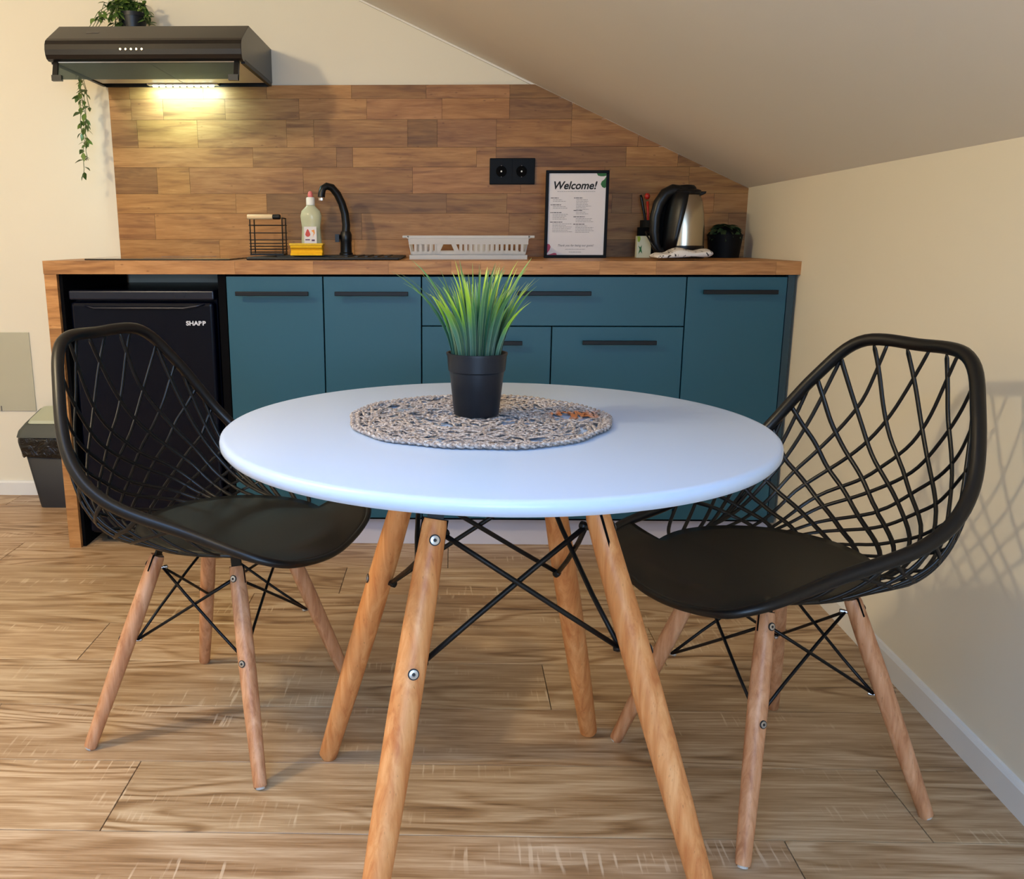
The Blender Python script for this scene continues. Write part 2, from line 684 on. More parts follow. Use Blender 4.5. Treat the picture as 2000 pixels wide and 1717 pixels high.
# roof window frame in the slope
wf = []
uu, nn = Vector((.910, 0, -.415)), Vector((-.415, 0, -.910))
cc = Vector((-.405, -2.75, zslope(-.405, -2.75) - .002))
b = MB()
for a_, c_, hx, hy in ((-.42, 0, .03, .62), (.42, 0, .03, .62), (0, -.59, .45, .03), (0, .59, .45, .03)):
    b.obox(cc + uu * a_ + Vector((0, c_, 0)) + nn * .008, uu, (0, 1, 0), nn, hx, hy, .012)
tag(b.build('window_2', M['white_trim'], center=False), kind='structure')
# baseboards
b = MB(); b.prism([(YB, .0), (YB - .014, .0), (YB - .014, .05), (YB - .009, .058), (YB, .058)], LX, -1.262, 'x')
tag(b.build('baseboard_back', M['white_trim'], center=False), kind='structure')
b = MB()
prof = [(0, 0), (-.013, 0), (-.013, .052), (-.008, .06), (0, .062)]
rows = []
for y in (-.02, FY):
    rows.append([(xwall(y) + p, y, q) for p, q in prof])
b.grid(rows)
b.f += [(0, 1, 2, 3, 4), (9, 8, 7, 6, 5)]
tag(b.build('baseboard_right', M['white_trim'], center=False), kind='structure')

# floor planks
PW, G = .212, .0009
random.seed(5)
y_edges = [-1.238 + PW * k for k in range(-17, 10)]
joints = {-1.45: -.60, -1.662: .569, -1.026: .222, -.814: -.90, -.39: -.317, -.178: -.005, -.602: -.56, -1.238: .44}
extra = {-1.45: .831 - 1.42}
for y0 in y_edges:
    y1 = y0 + PW
    if y0 > YB: continue
    k = None
    for jy, jx in joints.items():
        if abs(jy - y0) < .02: k = jx
    L = 1.42
    if k is None: k = random.uniform(-1, 1)
    x = k
    while x > LX: x -= L
    while x < 1.3:
        a, c = max(x, LX), min(x + L, 1.16)
        if c - a > .02:
            bb = MB().box(a + G, c - G, max(y0, FY) + G, min(y1, YB) - G, -.0115, 0)
            v = random.uniform(.72, 1.1)
            bb.build('plank', M['floor'], floor, bevel=.0006, seg=1, color=(v, v * random.uniform(.93, 1.0), v * random.uniform(.84, 1.0), 1))
        x += L

# backsplash: butcher-block staves
zr = [ZT, .989, 1.083, 1.152, 1.245, 1.314, 1.409, 1.48, 1.526]


def px2x(px):  # measured stave joints, scaled on the wall plane (1.0 m per 563 px)
    return (px - 1456) / 526.5 + XW


XS0 = -1.232
splash = thing('backsplash', 'wood block splashback cut to the slope behind the worktop', 'splashback', (0, YB - .008, ZT))
b = MB()
zz = lambda x: min(1.526, zslope(x, YB - .012))
b.prism([(XS0, ZT), (XW - .001, ZT), (XW - .001, zz(XW)), (XW - (1.526 - 1.17) / .456, 1.526), (XS0, 1.526)], YB - .008, YB - .0005, 'y')
b.build('backing_board', M['carcass'], splash)
stave_rows = [
    [436, 700, 860, 1090, 1255, 1400], [312, 560, 715, 1000, 1130, 1260, 1420], [472, 532, 879, 995, 1196, 1234, 1390],
    [322, 385, 604, 814, 1021, 1180, 1340], [509, 669, 700, 936, 973, 1219, 1317], [290, 405, 575, 627, 805, 861, 973, 1114, 1240],
    [281, 342, 460, 600, 728, 870, 997, 1114], [280, 420, 540, 700, 840, 997]]
random.seed(11)
for k, js in enumerate(stave_rows):
    z0, z1 = zr[k], zr[k + 1]
    xs = [XS0] + [px2x(j) for j in js] + [XW - .001]
    for i in range(len(xs) - 1):
        a, c = xs[i] + .0004, xs[i + 1] - .0004
        xc = XW + .0 - (z1 - 1.17) / .456 - .003   # slope cut at the row top
        xb = XW + .0 - (z0 - 1.17) / .456 - .003
        if a > min(xb, XW) - .004: continue
        poly = [(a, z0 + .0004), (min(c, xb), z0 + .0004)]
        if c > xc:
            zc_ = 1.17 + (XW - c) * .456 - .0015
            if c < xb: poly.append((c, min(zc_, z1 - .0004)))
            if a < xc:
                poly += [(xc, z1 - .0004), (a, z1 - .0004)]
            else:
                poly.append((a, 1.17 + (XW - a) * .456 - .0015))
        else:
            poly += [(c, z1 - .0004), (a, z1 - .0004)]
        pr = random.uniform(0, .0004)
        v = random.choice([.66, .78, .86, .94, 1.0, 1.06, 1.12])
        MB().prism(poly, YB - .0112 - pr, YB - .008, 'y').build('stave', M['stave'], splash, color=(v * .95, v * .95 * random.uniform(.90, .97), v * .95 * random.uniform(.70, .84), 1))

# thin trim where slope meets the wall
b = MB()
P1 = (XW - .002, YB - .006, 1.166); P2 = (XW - (1.81 - 1.17) / .456, YB - .006, 1.807)
b.tube([P1, P2], .0045, 6)
tag(b.build('trim_1', M['ceil']), kind='structure')

# ---------------------------------------------------------------- worktop
XL, XR = -1.251, 1.058
wt = thing('worktop', 'long butcher-block wooden worktop over the teal cabinets', 'worktop', ((XL + XR) / 2, .29, ZT - .04))
MB().box(XL, XR, -.02, YB - .009, ZT - .0395, ZT - .003).build('body', M['carcass'], wt)
random.seed(3)
nrow = 9
dy = (YB - .012 + .0215) / nrow
front_j = [-1.03, -.66, -.42, -.19, 0.0, .09, .45, .62, .98]
for r in range(nrow):
    y0 = -.0215 + r * dy
    xs = front_j if r == 0 else sorted(random.uniform(XL + .1, XR - .1) for _ in range(6))
    xs = [XL - .0005] + list(xs) + [XR + .0005]
    for i in range(len(xs) - 1):
        v = random.uniform(.95, 1.28)
        if r == 0:
            bb = MB().box(xs[i] + .0002, xs[i + 1] - .0002, y0, y0 + dy - .0003, ZT - .04, ZT)
        else:
            bb = MB().box(xs[i] + .0002, xs[i + 1] - .0002, y0, y0 + dy - .0003, ZT - .0035, ZT)
        bb.build('stave', M['stave'], wt, color=(v, v * .95, v * random.uniform(.84, .92), 1))
# side panel leg on the left
sp = thing('side_panel', 'upright wooden end panel carrying the left end of the worktop', 'panel', (XL + .02, .29, 0))
random.seed(8)
for k, (z0, z1) in enumerate([(0.0, .30), (.30, .53), (.53, .72), (.72, ZT - .0402)]):
    v = random.uniform(.98, 1.25)
    MB().box(XL, XL + .038, -.019, .28, z0 + .0002, z1 - .0002).build('stave', M['stave'], sp, color=(v, v * .95, v * .86, 1))
    v = random.uniform(.9, 1.2)
    MB().box(XL, XL + .038, .2803, YB - .001, z0 + .0002, z1 - .0002).build('stave', M['stave'], sp, color=(v, v * .95, v * .86, 1))


# ---------------------------------------------------------------- cabinets
def handle(x0, x1, z, parent, yf):
    b = MB()
    b.box(x0, x1, yf - .034, yf - .026, z - .0065, z + .0065)
    for x in (x0 + .03, x1 - .03):
        b.box(x - .005, x + .005, yf - .027, yf + .0005, z - .004, z + .004)
    return b.build('handle', M['black_metal'], parent, bevel=.0015, label=None)


def cabinet(x0, x1, fronts, label, name='base_cabinet', g=None):
    c = thing(name, label, 'cabinet', ((x0 + x1) / 2, .29, .09), g)
    MB().box(x0 + .001, x1 - .001, .008, YB - .01, .097, ZT - .0405).build('body', M['carcass'], c)
    for (kind, a, d, z0, z1, h) in fronts:
        f = MB().box(a + .0018, d - .0018, -.01, .0078, z0 + .0015, z1 - .0015).build(kind, M['teal'], c, bevel=.0012)
        handle(h[0], h[1], h[2], f, -.01)
    return c


ztop = .881
cabinet(-.693, -.393, [('door', -.693, -.393, .106, ztop, (-.658, -.434, .829))], 'narrow teal cabinet with one door and black bar handle, right beside the fridge')
cabinet(-.393, -.09, [('door', -.393, -.09, .106, ztop, (-.354, -.13, .829))], 'narrow teal cabinet with one door below the tap')
cabinet(-.09, .718, [('drawer', -.09, .718, .729, ztop, (.202, .425, .831)), ('door', -.09, .312, .106, .729, (-.005, .22, .680)), ('door', .312, .718, .106, .729, (.404, .63, .682))],
        'wide teal cabinet with a long top drawer over two doors, behind the table plant', 'drawer_cabinet')
cabinet(.718, 1.023, [('door', .718, 1.023, .106, ztop, (.762, .986, .836))], 'narrow teal cabinet with one door at the right end below the kettle')
fp = MB().box(1.0245, 1.046, -.006, .56, .097, ZT - .0405).build('filler_panel', M['teal_dark'], bevel=.001)
tag(fp, 'thin dark teal end panel between the last cabinet and the right wall', 'panel')
pl = MB().box(-.70, 1.045, .045, .061, .0005, .0965).build('plinth', M['plinth'])
tag(pl, 'pale grey plinth board running under the teal cabinets', 'plinth')
dp = MB().box(-.718, -.6945, -.008, .56, .0005, ZT - .0405).build('divider_panel', M['carcass'])
tag(dp, 'black upright panel between the fridge and the teal cabinets', 'panel')

# fridge
fr = thing('fridge', 'black under-counter fridge below the left end of the worktop', 'fridge', (-.96, .27, .0))
MB().box(-1.19, -.735, .045, .54, .03, .835).build('cabinet_body', M['fridge'], fr, bevel=.004)
dr = MB().box(-1.188, -.737, .0, .042, .045, .80).build('door', M['fridge'], fr, bevel=.012, seg=4)
tp = MB().box(-1.19, -.735, .002, .045, .8065, .836).build('top_trim', M['fridge_trim'], fr, bevel=.005, seg=3)
b = MB(); b.tube([(-1.14, -.002, .79), (-1.11, -.007, .782), (-.83, -.007, .782), (-.79, -.006, .788), (-.765, -.002, .796)], .0035, 8)
b.build('handle_edge', M['fridge_trim'], dr, smooth=True)
text_part('logo', 'SHARP', -.826, -.0008, .729, .0185, M['logo'], dr, bold=.0007, sx=1.12, label='silver lettering')
for x in (-1.15, -.78):
    MB().lathe([(.012, .0), (.012, .03)], (x, .08, 0), 12).build('foot', M['rubber'], fr)
    MB().lathe([(.012, .0), (.012, .03)], (x, .48, 0), 12).build('foot', M['rubber'], fr)
np_ = MB().box(-1.2125, -1.202, -.004, .56, .0005, ZT - .0405).build('niche_panel', M['carcass'])
tag(np_, 'black lining board inside the wooden end panel, left of the fridge', 'panel')

# ---------------------------------------------------------------- cooker hood
HX0, HX1 = -1.247, -.642
hd = thing('cooker_hood', 'black slim cooker hood with lit strip above the hob', 'cooker hood', ((HX0 + HX1) / 2, .4, 1.525))
prof = [(YB - .0005, 1.5335), (YB - .0005, 1.648), (.245, 1.648), (.142, 1.592), (.130, 1.584), (.123, 1.572), (.120, 1.557), (.122, 1.542), (.129, 1.531), (.142, 1.526), (.165, 1.5265)]
b = MB(); b.prism(prof + [(.165, 1.533)], HX0, HX1, 'x')
hb = b.build('housing', M['hood'], hd, bevel=.0015)
# side cheeks, bottom lip
for x in (HX0, HX1 - .012):
    MB().box(x, x + .012, .165, YB - .0135, 1.522, 1.5328).build('side_rail', M['black_metal'], hd)
MB().box(HX0 + .012, HX1 - .012, YB - .022, YB - .0135, 1.520, 1.5328).build('rear_rail', M['black_metal'], hd)
for a, c in ((HX0 + .013, HX0 + .30), (HX0 + .303, HX1 - .013)):
    f = MB().box(a, c, .168, YB - .0545, 1.527, 1.5325).build('grease_filter', M['hood_under'], hd)
lh = MB().box(HX0 + .17, HX0 + .42, YB - .054, YB - .0225, 1.522, 1.5325).build('lamp_housing', M['hood_under'], hd)
b = MB()
for i in range(9):
    x = HX0 + .195 + .2 * i / 8
    b.lathe([(.009, 1.5175), (.0105, 1.5218)], (x, YB - .038, 0), 12)
b.build('led_strip', M['led'], lh, label='glowing white led strip')
la = area('hood_led_light', (HX0 + .295, YB - .075, 1.510), (HX0 + .295, YB - .0, 1.33), .24, .03, 2.5, (.58, .95, 1.0), 180)
la.parent = hd
la.matrix_parent_inverse = Matrix.Translation(-Vector(hd.location))
# buttons
for i in range(5):
    MB().lathe([(.0038, 0), (.0038, .004), (.0025, .005)], (-1.012 + .0165 * i, .1215, 1.5565), 12, ax=(0, -1, 0)).build('button', M['btn'], hd)
# badge
MB().obox((-1.12, .19, 1.6185), (1, 0, 0), (0, .88, .47), (0, -.47, .88), .02, .0045, .0004).build('badge', M['fridge_trim'], hd)
# visor
vt, vb = (.150, 1.5255), (.128, 1.472)
vis = MB()
vis.prism([(vt[0], vt[1]), (vt[0] + .004, vt[1]), (vb[0] + .004, vb[1]), (vb[0], vb[1])], HX0 + .03, HX1 - .022, 'x')
vis.build('visor', M['visor'], hd, label='smoked glass visor')
for x, sgn in ((HX0 + .014, 1), (HX1 - .014, -1)):
    b = MB()
    b.prism([(vt[0] - .006, vt[1]), (vt[0] + .008, vt[1]), (vb[0] + .008, vb[1] - .004), (vb[0] - .006, vb[1] - .004)], x, x + sgn * .015, 'x')
    b.prism([(vb[0] - .007, vb[1] + .012), (vb[0] + .009, vb[1] + .012), (vb[0] + .008, vb[1] - .005), (vb[0] - .007, vb[1] - .005)], x, x + sgn * .03, 'x')
    b.build('visor_bracket', M['black_plastic'], hd)
b = MB(); b.tube([(HX0 + .03, .147, 1.5248), (HX1 - .022, .147, 1.5248)], .0028, 6)
b.build('visor_edge', M['chrome'], hd)

# ---------------------------------------------------------------- vine on the hood
def leaf_mesh(name, L, W, mat, bend=.25):
    pts = [(0, 0), (.18, .55), (.42, 1.0), (.68, .72), (.88, .3), (1, 0)]
    b = MB()
    for t, w in pts:
        z = -bend * L * t * t
        b.v += [(t * L, -w * W / 2, z + .12 * W * w), (t * L, 0, z), (t * L, w * W / 2, z + .12 * W * w)]
    for k in range(len(pts) - 1):
        a = k * 3
        b.f += [(a, a + 3, a + 4, a + 1), (a + 1, a + 4, a + 5, a + 2)]
    me = bpy.data.meshes.new(name)
    me.from_pydata(b.v, [], b.f)
    me.materials.append(mat)
    for p in me.polygons: p.use_smooth = True
    return me


LEAF = leaf_mesh('vine_leaf', .026, .014, M['vine_leaf'])
vp = thing('trailing_plant', 'trailing green vine in a small black pot on top of the cooker hood', 'plant', (-1.075, .47, 1.6485))
MB().lathe([(.036, 1.649), (.047, 1.722), (.049, 1.722), (.049, 1.735), (.044, 1.735), (.042, 1.72), (0, 1.72)], (-1.085, .47, 0), 28).build('pot', M['pot'], vp, smooth='auto')
random.seed(21)
stems = MB()
strands = []
# long trailing strands over the left edge of the hood
for k in range(4):
    x0 = -1.262 - .005 * k
    yy = .44 + .02 * k
    zend = [1.18, 1.23, 1.30, 1.42][k]
    pts = [(-1.10, .47, 1.735), (-1.135, yy, 1.768), (-1.19, yy, 1.735), (-1.235, yy, 1.672), (x0 + .004, yy, 1.645)]
    z = 1.62
    xx = x0 - .004
    while z > zend:
        pts.append((xx, yy + random.uniform(-.01, .01), z))
        z -= .03
        xx = x0 - .006 + (-.02 + .012 * k) * (1.62 - z) / .4 * .6 + random.uniform(-.007, .007)
    strands.append((pts, 1))
for k in range(16):
    a = random.uniform(math.pi * .5, math.pi * 1.5) if k < 12 else random.uniform(-.8, .8)
    L = random.uniform(.05, .11) if k < 12 else .05
    c = Vector((-1.085, .47, 1.73))
    d = Vector((math.cos(a), math.sin(a) * .6, 0))
    pts = [c, c + d * L * .4 + Vector((0, 0, random.uniform(.03, .08))), c + d * L * .9 + Vector((0, 0, random.uniform(.01, .05))), c + d * L * 1.15 + Vector((0, 0, random.uniform(-.055, -.01)))]
    strands.append((pts, 0))
nl = 0
for pts, long_ in strands:
    stems.tube(pts, .0012, 5)
    n = len(pts)
    for i in range(1, n):
        for rep in range(2 if long_ else 9):
            f = random.random()
            p = Vector(pts[i - 1]).lerp(Vector(pts[i]), f)
            if long_ and p.z > 1.5 and p.x < -1.2 and rep > 0: continue
            ang = random.uniform(0, 2 * math.pi)
            tilt = random.uniform(.1, 1.1) if long_ else random.uniform(-.5, .7)
            s = random.uniform(.8, 1.3)
            if p.x < -1.2 and p.z < 1.66 and math.cos(ang) > -.1 and p.z > 1.49: ang = math.pi + random.uniform(-1, 1)
            if p.y + .026 * math.sin(ang) > YB - .01: ang = -ang
            o = inst(LEAF, 'leaf', vp, p, (random.uniform(-.6, .6), tilt, ang), (s, s, s))
            nl += 1
stems.build('stems', M['stem'], vp, smooth=True)

# ---------------------------------------------------------------- worktop items
hob = thing('hob', 'flat black glass hob under the cooker hood', 'hob', (-.92, .3, ZT))
MB().box(-1.15, -.69, .05, .54, ZT, ZT + .005).build('glass', M['hob'], hob, bevel=.002)
for x, y, r in ((-.92, .17, .075), (-.92, .40, .09)):
    b = MB()
    b.lathe([(r, ZT + .0051), (r + .002, ZT + .0053), (r + .004, ZT + .0051)], (x, y, 0), 40)
    b.f = [f for f in b.f if len(f) == 4]
    b.build('cooking_zone', M['ink_grey'], hob)

sk = thing('sink', 'black inset sink with drainer ridges set in the worktop below the tap', 'sink', (-.37, .3, ZT))
b = MB()
x0, x1, y0, y1 = -.645, -.162, .07, .52
zt_ = ZT + .009
b.box(x0, x1, y0, y0 + .035, ZT, zt_); b.box(x0, x1, y1 - .12, y1, ZT, zt_)
b.box(x0, x0 + .035, y0 + .035, y1 - .12, ZT, zt_); b.box(-.37, x1, y0 + .035, y1 - .12, ZT, zt_)
b.build('rim', M['sink'], sk, bevel=.004, seg=2)
MB().box(x0 + .036, -.371, y0 + .036, y1 - .121, ZT + .0002, ZT + .003).build('bowl', M['sink'], sk)
for i in range(5):
    MB().box(-.34 + i * .032, -.33 + i * .032, y0 + .05, y1 - .14, zt_, zt_ + .003).build('drainer_ridge', M['sink'], sk)
ZS = zt_

# tap
tapx, tapy = -.372, .45
tp_ = thing('tap', 'matte black swan-neck tap behind the sink', 'tap', (tapx, tapy, ZS))
MB().lathe([(.024, ZS), (.024, ZS + .006), (.0205, ZS + .010), (.0195, ZS + .045), (.021, ZS + .05), (.021, ZS + .07), (.0165, ZS + .082)], (tapx, tapy, 0), 24).build('body', M['black_plastic'], tp_, smooth='auto')
path = [(.0, .07), (.002, .10), (-.002, .14), (-.012, .175), (-.026, .205), (-.043, .226), (-.060, .230), (-.072, .222), (-.077, .205), (-.078, .193)]
b = MB()
b.tube([(tapx + p[0], tapy - .5 * abs(min(0, p[0])), ZS + p[1] + .004) for p in path], [.0145, .0145, .0142, .0138, .0135, .013, .0125, .012, .0125, .013], 14)
b.build('spout', M['black_plastic'], tp_, smooth='auto')
MB().lathe([(.0115, 0), (.0115, .008)], (tapx - .078, tapy - .039, ZS + .186), 16).build('aerator', M['chrome'], tp_)
b = MB(); b.tube([(tapx - .018, tapy, ZS + .06), (tapx - .030, tapy - .008, ZS + .066)], .006, 8); b.box(tapx - .036, tapx - .022, tapy - .02, tapy + .0, ZS + .045, ZS + .072)
b.build('lever', M['black_plastic'], tp_)

# wire caddy with wooden bar
cx0, cx1, cy0, cy1 = -.700, -.588, .40, .47
cb = thing('wire_caddy', 'black wire sink caddy with a pale wooden bar on top, left of the bottle', 'caddy', (-.64, .435, ZS))
ca = MB()
for z in (1.038, 1.012, .988, .976, .966, .956, .946):
    ca.tube([(cx0 - .004, cy0, z), (cx1 + .004, cy0, z), (cx1 + .004, cy1, z), (cx0 - .004, cy1, z)], .0016, 6, closed=True)
ca.build('wire_ring', M['black_metal'], cb)
ca = MB()
for x in (cx0, cx1):
    for y in (cy0, cy1):
        ca.tube([(x, y, ZS), (x, y, 1.062)], .0024, 6)
    ca.tube([(x, cy0, 1.062), (x, cy1, 1.062)], .0024, 6)
ca.build('upright', M['black_metal'], cb)
MB().box(cx0 - .003, cx1 + .003, cy0 - .002, cy1 + .002, ZS, ZS + .006).build('base_tray', M['black_metal'], cb)
MB().lathe([(.0075, 0), (.0085, .002), (.0085, .085), (.0075, .088)], (cx0 - .008, cy0, 1.066), 14, ax=(1, 0, 0)).build('wooden_bar', M['handle_wood'], cb, smooth='auto')
MB().lathe([(.009, 0), (.009, .022), (.007, .026)], (cx0 + .082, cy0, 1.066), 14, ax=(1, 0, 0)).build('bar_end', M['black_plastic'], cb)

# washing-up liquid
bx, by = -.497, .47
bo = thing('soap_bottle', 'clear bottle of pale yellow washing-up liquid with pink spout', 'bottle', (bx, by, ZS))
MB().lathe([(.0, ZS), (.034, ZS), (.037, ZS + .004), (.036, ZS + .05), (.0325, ZS + .095), (.036, ZS + .12), (.0375, ZS + .135), (.033, ZS + .152), (.017, ZS + .168), (.014, ZS + .175), (0, ZS + .175)], (bx, by, 0), 32, sy=.65).build('bottle_body', M['soap'], bo, smooth='auto')
MB().lathe([(.0155, ZS + .172), (.0155, ZS + .195), (.013, ZS + .199), (0, ZS + .199)], (bx, by, 0), 20).build('cap', M['soap_white'], bo, smooth='auto')
MB().lathe([(.007, ZS + .199), (.0095, ZS + .203), (.0085, ZS + .212), (.005, ZS + .219), (0, ZS + .220)], (bx, by, 0), 16).build('spout', M['soap_pink'], bo, smooth='auto')
ly = by - .0245
lb = MB(); lb.box(bx - .022, bx + .022, ly - .0012, ly - .0004, ZS + .028, ZS + .098)
lab = lb.build('label_sheet', M['paper'], bo)


def drop(cx, cz, r, h, y, t=.0006, n=14):
    p = []
    for i in range(n):
        a = 2 * math.pi * i / n
        rr = r * (1 - .55 * max(0, math.sin(a)))
        p.append((cx + rr * math.cos(a), cz + (r if math.sin(a) < 0 else h) * math.sin(a)))
    return MB().prism(p, y - t, y, 'y')


drop(bx - .009, ZS + .072, .009, .018, ly - .0013).build('red_drop', M['label_red'], lab)
b = MB(); b.prism([(bx + .003, ZS + .085), (bx + .014, ZS + .088), (bx + .016, ZS + .076), (bx + .008, ZS + .062), (bx + .012, ZS + .076)], ly - .0019, ly - .0013, 'y')
b.build('orange_swoosh', M['label_orange'], lab)
b = MB(); b.box(bx - .018, bx - .002, ly - .0019, ly - .0013, ZS + .051, ZS + .055); b.box(bx + .004, bx + .015, ly - .0019, ly - .0013, ZS + .048, ZS + .054)
b.build('print_block', M['label_purple'], lab)
# sponge
spn = thing('sponge', 'yellow grooved washing-up sponge in front of the soap bottle', 'sponge', (-.50, .37, ZS))
prof = [(0, 0), (.001, .006), (.010, .011), (.013, .016), (.010, .021), (.001, .026), (.0, .034), (.055, .034), (.054, .026), (.045, .021), (.042, .016), (.045, .011), (.054, .006), (.055, 0)]
b = MB(); b.prism([(.345 + p, ZS + q) for p, q in prof], -.553, -.443, 'x')
b.build('foam', M['sponge'], spn, bevel=.002)
MB().box(-.556, -.440, .345, .40, ZS + .0343, ZS + .041).build('scouring_pad', M['scourer'], spn, bevel=.0015)

# dish rack
dx0, dx1, dy0, dy1 = -.128, .240, .20, .44
dk = thing('dish_rack', 'translucent white plastic dish rack on its drip tray, between sink and framed notice', 'dish rack', (.05, .32, ZT))
zb = ZT
# drip tray
b = MB()
b.box(dx0 - .005, dx1 + .005, dy0 - .005, dy1 + .005, zb, zb + .004)
for q in ((dx0 - .005, dx1 + .005, dy0 - .008, dy0 - .005), (dx0 - .005, dx1 + .005, dy1 + .005, dy1 + .008)):
    b.box(q[0], q[1], q[2], q[3], zb, zb + .014)
b.box(dx0 - .008, dx0 - .005, dy0 - .008, dy1 + .008, zb, zb + .014); b.box(dx1 + .005, dx1 + .008, dy0 - .008, dy1 + .008, zb, zb + .014)
b.build('drip_tray', M['frost'], dk)


def sl(x, z, side):  # wall position: flared
    k = (z - zb) / .075
    return .016 * k


b = MB()
zt1 = zb + .076
# rim frame, flared
e = .016
b.box(dx0 - e, dx1 + e, dy0 - e, dy0 - e + .012, zt1 - .010, zt1); b.box(dx0 - e, dx1 + e, dy1 + e - .012, dy1 + e, zt1 - .010, zt1)
b.box(dx0 - e - .014, dx0 - e + .008, dy0 - e, dy1 + e, zt1 - .008, zt1); b.box(dx1 + e - .008, dx1 + e + .014, dy0 - e, dy1 + e, zt1 - .008, zt1)
b.build('rim', M['frost'], dk, bevel=.002)
MB().box(dx0, dx1, dy0, dy1, zb + .0145, zb + .018).build('base', M['frost'], dk)
for (yy, ey) in ((dy0, -1), (dy1, 1)):
    # solid band beneath rim
    b = MB()
    b.obox(((dx0 + dx1) / 2, yy + ey * .0125, zb + .060), (1, 0, 0), (0, 1, 0), (0, ey * .2, 1), (dx1 - dx0) / 2 + .01, .0012, .012)
    b.obox(((dx0 + dx1) / 2, yy + ey * .0012, zb + .020), (1, 0, 0), (0, 1, 0), (0, ey * .2, 1), (dx1 - dx0) / 2, .0012, .005)
    b.build('side_band', M['frost'], dk)
    x = dx0 + .012
    while x < dx1 - .005:
        # leave the triangular opening
        if abs(x - (dx0 + .115)) > .036:
            bb = MB(); bb.obox((x, yy + ey * .007, zb + .038), (1, 0, 0), (0, 1, 0), (0, ey * .2, 1), .0042, .0012, .020)
            bb.build('slat', M['frost'], dk)
        x += .0165
    for sgn in (-1, 1):
        xm = dx0 + .115 + sgn * .026
        bb = MB(); bb.obox((xm, yy + ey * .007, zb + .038), (1, 0, 0), (0, 1, 0), (-sgn * .45, ey * .2, 1), .008, .0012, .020)
        bb.build('slat', M['frost'], dk)
for x, ex in ((dx0, -1), (dx1, 1)):
    for j in range(9):
        y = dy0 + .02 + j * (dy1 - dy0 - .04) / 8
        bb = MB(); bb.obox((x + ex * .008, y, zb + .042), (1, 0, 0), (0, 1, 0), (ex * .2, 0, 1), .0012, .005, .026)
        bb.build('slat', M['frost'], dk)

# socket
so = thing('wall_socket', 'black double wall socket on the wooden splashback', 'socket', (.22, YB - .012, 1.23))
MB().box(.138, .301, YB - .021, YB - .0118, 1.184, 1.275).build('plate', M['frame_black'], so, bevel=.002)
for cx in (.180, .253):
    for z, r, m in ((1.249, .0016, 'ink_grey'), (1.229, .0030, 'soap_white'), (1.210, .0016, 'ink_grey')):
        MB().lathe([(r, 0), (r, .001)], (cx, YB - .0213, z), 12, ax=(0, -1, 0)).build('contact', M[m], so)
    MB().lathe([(.0195, 0), (.0185, .0004)], (cx, YB - .0211, 1.229), 28, ax=(0, -1, 0)).build('outlet_disc', M['black_matte'], so)
MB().box(.2185, .2195, YB - .0215, YB - .021, 1.19, 1.27).build('seam', M['black_matte'], so)

# framed notice
fy = .42
fx0, fx1, fz0, fz1 = .325, .541, ZT + .0002, 1.221
fm = thing('framed_notice', 'black framed white welcome notice leaning behind the worktop', 'picture frame', ((fx0 + fx1) / 2, fy, ZT))
w = .010
for q in ((fx0, fx1, fz0, fz0 + w), (fx0, fx1, fz1 - w, fz1)):
    MB().box(q[0], q[1], fy - .008, fy + .008, q[2], q[3]).build('frame_bar', M['frame_black'], fm, bevel=.001)
for q in ((fx0, fx0 + w), (fx1 - w, fx1)):
    MB().box(q[0], q[1], fy - .008, fy + .008, fz0 + w, fz1 - w).build('frame_bar', M['frame_black'], fm, bevel=.001)
sheet = MB().box(fx0 + w, fx1 - w, fy - .003, fy + .004, fz0 + w, fz1 - w).build('sheet', M['paper'], fm)
ys = fy - .0033
text_part('title', 'Welcome!', (fx0 + fx1) / 2 - .010, ys, 1.159, .0360, M['ink'], sheet, 'CENTER', .25, .0009, sx=.98)
random.seed(4)


def words(x, z, wd, h, mat, par):
    b = MB()
    xx = x
    while xx < x + wd:
        l = random.uniform(.004, .012)
        l = min(l, x + wd - xx)
        b.box(xx, xx + l, ys - .0003, ys, z, z + h)
        xx += l + .0015
    return b


b = words(fx0 + .04, 1.150, .13, .0014, None, sheet); b.build('subtitle', M['ink_light'], sheet)
groups_l = [(1.128, 2, .045), (1.105, 2, .06), (1.079, 4, .065), (1.047, 6, .07)]
groups_r = [(1.128, 7, .05), (1.086, 2, .05), (1.065, 3, .065), (1.040, 5, .065)]
for gx, gs in ((fx0 + .018, groups_l), (fx0 + .098, groups_r)):
    for z, n, wd in gs:
        words(gx, z, wd * .6, .0026, None, sheet).build('heading_line', M['ink_grey'], sheet)
        b = MB()
        for i in range(n):
            q = words(gx + .008, z - .0062 * (i + 1) * .86, wd * random.uniform(.6, 1.05), .0015, None, sheet)
            o_ = len(b.v); b.v += q.v; b.f += [tuple(i_ + o_ for i_ in f) for f in q.f]
        b.build('text_lines', M['ink_light'], sheet)
text_part('thanks_line', 'Thank you for being our guest!', (fx0 + fx1) / 2, ys, .966, .0105, M['ink_grey'], sheet, 'CENTER', .35, 0, sx=.95)
words((fx0 + fx1) / 2 - .035, .956, .07, .0013, None, sheet).build('text_lines', M['ink_light'], sheet)
words((fx0 + fx1) / 2 - .022, .946, .044, .0016, None, sheet).build('text_lines', M['ink_light'], sheet)


def blob(pts, mat, name, par, y=ys, t=.0004):
    return MB().prism(pts, y - t, y, 'y').build(name, mat, par)


